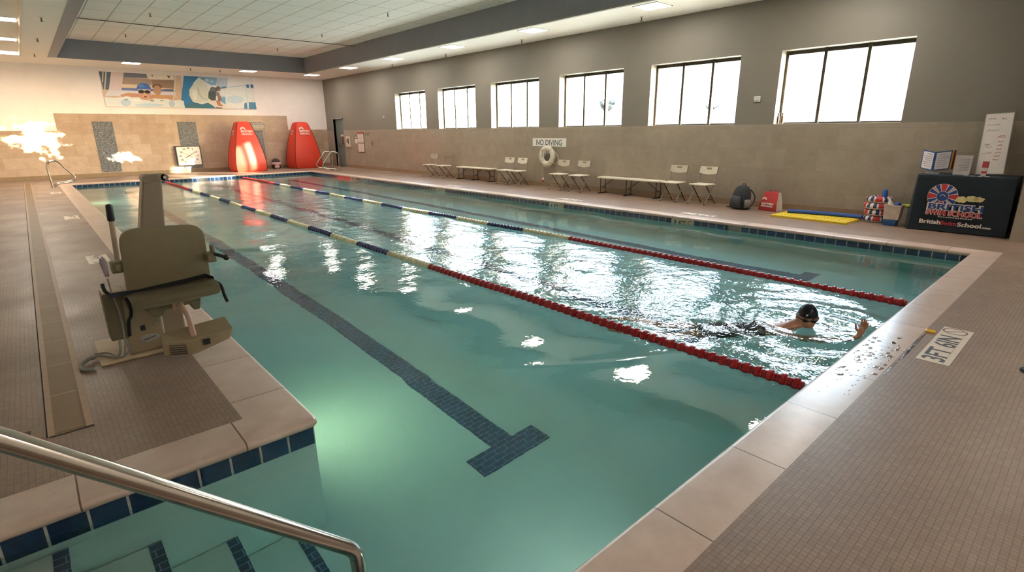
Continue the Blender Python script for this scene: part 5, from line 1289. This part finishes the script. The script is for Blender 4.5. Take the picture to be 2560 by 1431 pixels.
# ================================================================== lane ropes and swimmer
LF = {'red': M('red_lane_float', '9c1f22', .3, var=.10, scale=30), 'white': M('cream_lane_float', 'd6cca8', .35, var=.08, scale=30), 'blue': M('navy_lane_float', '1c2b5a', .3, var=.10, scale=30)}
FPROF = [(.012, -.0445), (.034, -.0440), (.040, -.041), (.040, -.024), (.036, -.020), (.051, -.014), (.054, -.007), (.054, .007), (.051, .014), (.036, .020), (.040, .024), (.040, .041), (.034, .0440), (.012, .0445)]
def float_mesh(col):
    o = MB().lathe(FPROF, ax=(0, 1, 0), n=14).build('float_' + col, LF[col], smooth=True); me = o.data; bpy.data.objects.remove(o); return me
FM = {c: float_mesh(c) for c in LF}
def lane_rope(label, xf):
    t = thing('lane_rope', label, 'lane rope', (xf(1.06), 1.06, ZW), 0, 'lane ropes across the pool')
    org = Vector((xf(1.06), 1.06, ZW)); y = 1.20; k = 0; far = {c: [] for c in LF}; rn = random.Random(int(xf(2) * 10))
    while y < 23.45:
        q = (y - 5.88) / 1.022
        col = 'red' if y < 5.88 or y > 19.75 else ('white' if int(q) % 2 == 0 else 'blue')
        dx = xf(y + .01) - xf(y - .01); rz = -math.atan2(dx, .02)
        loc = Vector((xf(y), y, ZW + .008 + .004 * math.sin(y * 2.1) + .002 * rn.random())) - org
        if k < 100:
            o = bpy.data.objects.new('float', FM[col]); COL.objects.link(o); o.parent = t; o.location = loc; o.rotation_euler = (rn.gauss(0, .03), rn.random(), rz)
        else: far[col].append((loc, rz))
        k += 1; y += .0905
    m = MB(); cols = list(LF)
    for ci, c in enumerate(cols):
        m.mat(ci)
        for loc, rz in far[c]: m.lathe(FPROF, loc, (-math.sin(rz), math.cos(rz), 0), n=10)
    o = m.build('distant_floats', [LF[c] for c in cols], t, smooth=True); o['kind'] = 'stuff'
    MB().tube([Vector((xf(y), y, ZW + .008)) - org for y in np.linspace(1.06, FX + .02, 40)], .006, 6).build('cable', STEEL, t)
    MB().lathe([(.022, 0), (.022, .02), (.012, .025)], (0, -.004, .008), (0, 1, 0), n=12).build('wall_anchor', STEEL, t, smooth=True)
lane_rope('lane rope nearer the camera, red then cream and navy floats', lambda y: 3.752 - .0006 * y)
lane_rope('lane rope nearer the windows, red then cream and navy floats', lambda y: float(np.interp(y, [1, 3.5, 5.8, 8.5, 11, 24], [6.43, 6.49, 6.515, 6.46, 6.40, 6.40])))

# swimmer: one skinned body, cap and goggles
SKIN = M('skin', 'b98367', .42, var=.08, scale=14); SUIT = M('dark_swimsuit', '22222c', .6)
h = Vector((.62, -.785, 0)); l = Vector((.785, .62, 0)); UPV = Vector((0, 0, 1))
H = Vector((5.07, 1.62, -.045))
def rel(a, b_, z): return Vector((H.x, H.y, 0)) + h * a + l * b_ + UPV * z
nodes, edges = [], []
def nd(p, r, par=None):
    nodes.append((p, r)); i = len(nodes) - 1
    if par is not None: edges.append((par, i))
    return i
pel = nd(rel(-.78, 0, -.34), (.135, .11)); bel = nd(rel(-.60, 0, -.31), (.125, .10), pel); che = nd(rel(-.38, 0, -.26), (.145, .11), bel); upc = nd(rel(-.22, 0, -.215), (.125, .095), che); nek = nd(rel(-.10, 0, -.15), (.058, .056), upc); hdb = nd(rel(-.01, 0, -.06), (.070, .075), nek)
for s in (1, -1):
    hp = nd(rel(-.86, .10 * s, -.36), (.088, .085), pel); kn = nd(rel(-1.24, .13 * s, -.42), (.056, .056), hp); ca = nd(rel(-1.42, .13 * s, -.38), (.054, .052), kn); an = nd(rel(-1.64, .12 * s, -.35 + .05 * s), (.034, .034), ca); nd(rel(-1.80, .12 * s, -.33 + .05 * s), (.030, .02), an)
sl = nd(rel(-.24, .185, -.24), (.062, .06), upc); el = nd(rel(.02, .28, -.36), (.043, .043), sl); wl = nd(rel(.20, .20, -.40), (.029, .025), el); pl = nd(rel(.27, .16, -.41), (.034, .016), wl)
sr = nd(rel(-.22, -.185, -.22), (.062, .06), upc); er = nd(rel(.06, -.27, -.235), (.043, .043), sr); er2 = nd(rel(.20, -.285, -.19), (.036, .034), er); wr_ = nd(rel(.325, -.27, -.115), (.027, .024), er2); pr = nd(rel(.350, -.265, -.055), (.036, .015), wr_)
def fingers(palm, d, side, nrm, k=1.0):
    d, side, nrm = d.normalized(), side.normalized(), nrm.normalized(); c = nodes[palm][0]
    for j, (o_, L) in enumerate(((.027, .068), (.009, .078), (-.009, .072), (-.026, .056))):
        b0 = c + d * .034 + side * o_ * .95; i0 = nd(b0, (.0095, .0095), palm); i1 = nd(b0 + d * L * .45 + side * o_ * .12 + nrm * .004, (.0088, .0088), i0); nd(b0 + d * L * .95 + side * o_ * .18 + nrm * .014, (.0068, .0068), i1)
    t0 = nd(c - d * .012 + side * .036 + nrm * .008, (.0115, .0115), palm); t1 = nd(c + d * .018 + side * .056 + nrm * .014, (.0095, .0095), t0); nd(c + d * .042 + side * .064 + nrm * .018, (.0075, .0075), t1)
fingers(pr, Vector((.20, -.10, .62)), Vector((.35, .75, -.05)), Vector((-.7, .4, .1)))
fingers(pl, h * .8 - UPV * .1, -l, -UPV)
bm = bmesh.new(); sk = bm.verts.layers.skin.verify(); V = []
for i, (p, r) in enumerate(nodes):
    v = bm.verts.new(p - H); v[sk].radius = r; v[sk].use_root = i == 0; V.append(v)
for a, b_ in edges: bm.edges.new((V[a], V[b_]))
me = bpy.data.meshes.new('body'); bm.to_mesh(me); bm.free(); me.materials.append(SKIN)
sw = thing('swimmer', 'person swimming toward the near wall in a dark cap, one hand raised from the water', 'person', H)
ob = bpy.data.objects.new('body', me); COL.objects.link(ob); ob.parent = sw
md = ob.modifiers.new('skin', 'SKIN'); md.use_smooth_shade = True; md.branch_smoothing = .3; q = ob.modifiers.new('subdivision', 'SUBSURF'); q.levels = 2; q.render_levels = 2
# head with a face, turned toward the camera side
fwd = Vector((-.86, -.50, -.10)).normalized(); sd = UPV.cross(fwd).normalized(); upd = fwd.cross(sd)
HR = Matrix((sd, fwd, upd)).transposed()               # local x = its left, y = face forward, z = crown
def head_mesh(scale=1.0, keep=None, off=0.0):
    bm = bmesh.new(); n, m_ = 36, 28; R = []
    for i in range(m_ + 1):
        th = PI * i / m_; ring = []
        for j in range(n):
            ph = 2 * PI * j / n; s_ = max(math.sin(th), .002)
            d = Vector((s_ * math.cos(ph), s_ * math.sin(ph), -math.cos(th)))
            p = Vector((d.x * .082, d.y * .102, d.z * .128))
            if d.z < -.1: k = 1 - .28 * min(1, (-d.z - .1) / .9); p.x *= k; p.y = p.y * (1 - .12 * (-d.z)) + .012 * (-d.z)   # jaw
            f = max(0, d.y) ** 6
            p.y += .028 * f * math.exp(-((p.x / .014) ** 2)) * math.exp(-(((p.z + .022) / .024) ** 2))      # nose
            p.y -= .012 * max(0, d.y) * (math.exp(-(((p.x - .032) / .018) ** 2)) + math.exp(-(((p.x + .032) / .018) ** 2))) * math.exp(-(((p.z - .006) / .015) ** 2))   # eye sockets
            p.y += .007 * f * math.exp(-((p.x / .026) ** 2)) * math.exp(-(((p.z + .060) / .010) ** 2))      # lips
            p.y += .010 * f * math.exp(-((p.x / .024) ** 2)) * math.exp(-(((p.z + .095) / .018) ** 2))      # chin
            ring.append(HR @ (p + d * off))
        R.append(ring)
    return R
m = MB(); m.rings(head_mesh(), True)
for s in (1, -1): m.ell(HR @ Vector((.084 * s, -.008, -.012)), (.011, .018, .03), 12, 8, rot=HR)
hd_ = m.build('head', SKIN, sw, smooth='all')
R = head_mesh(off=.004); bm = bmesh.new(); VV = [[bm.verts.new(p) for p in r] for r in R]
HRi = HR.transposed()
for i in range(len(R) - 1):
    for j in range(36):
        qd = [VV[i][j], VV[i][(j + 1) % 36], VV[i + 1][(j + 1) % 36], VV[i + 1][j]]; c = HRi @ (sum((v.co for v in qd), Vector()) / 4)
        if c.z > .022 + c.y * .10 or (c.y < -.02 and c.z > -.05 + (c.y + .02) * .2): bm.faces.new(qd)
for v in [v for v in bm.verts if not v.link_faces]: bm.verts.remove(v)
bmesh.ops.solidify(bm, geom=bm.faces[:], thickness=-.004); m = MB(); m.bm.free(); m.bm = bm
cap = m.build('swim_cap', M('navy_swim_cap', '1b2430', .3, var=.08), hd_, smooth='all')
mk2 = MB()
mk2.text('v', HR @ Vector((-.02, .108, .055)), HR @ Vector((-1, 0, 0)), HR @ Vector((0, .2, 1)), .04, .001, .001); mk2.build('cap_mark', WHITEP, cap)
gg = MB()
for s in (1, -1): gg.ell(HR @ Vector((.033 * s, .092, .006)), (.026, .014, .017), 16, 10, rot=HR)
gl = gg.build('goggles', M('dark_goggle', '15181c', .15), hd_, smooth='all')
gs = [HR @ Vector((.090 * math.cos(a), .108 * math.sin(a), .008 + .012 * max(0, -math.sin(a)))) for a in np.linspace(0, 2 * PI, 33)[:-1]]
MB().tube(gs, .005, 6, closed=True).build('goggle_strap', BLACK, gl, smooth=True)
# swimsuit shell round hips and waist
c0_, c1_, c2_ = nodes[pel][0], nodes[bel][0], nodes[che][0]
def oval(c, rx, rz_): return [c - H + l * rx * math.cos(2 * PI * j / 24) + UPV * rz_ * math.sin(2 * PI * j / 24) for j in range(24)]
MB().rings([oval(rel(-.95, 0, -.37), .185, .105), oval(rel(-.86, 0, -.355), .185, .115), oval(c0_, .152, .128), oval(c1_, .142, .116), oval(c2_, .160, .124)], False).build('swimsuit', SUIT, ob, smooth='all')
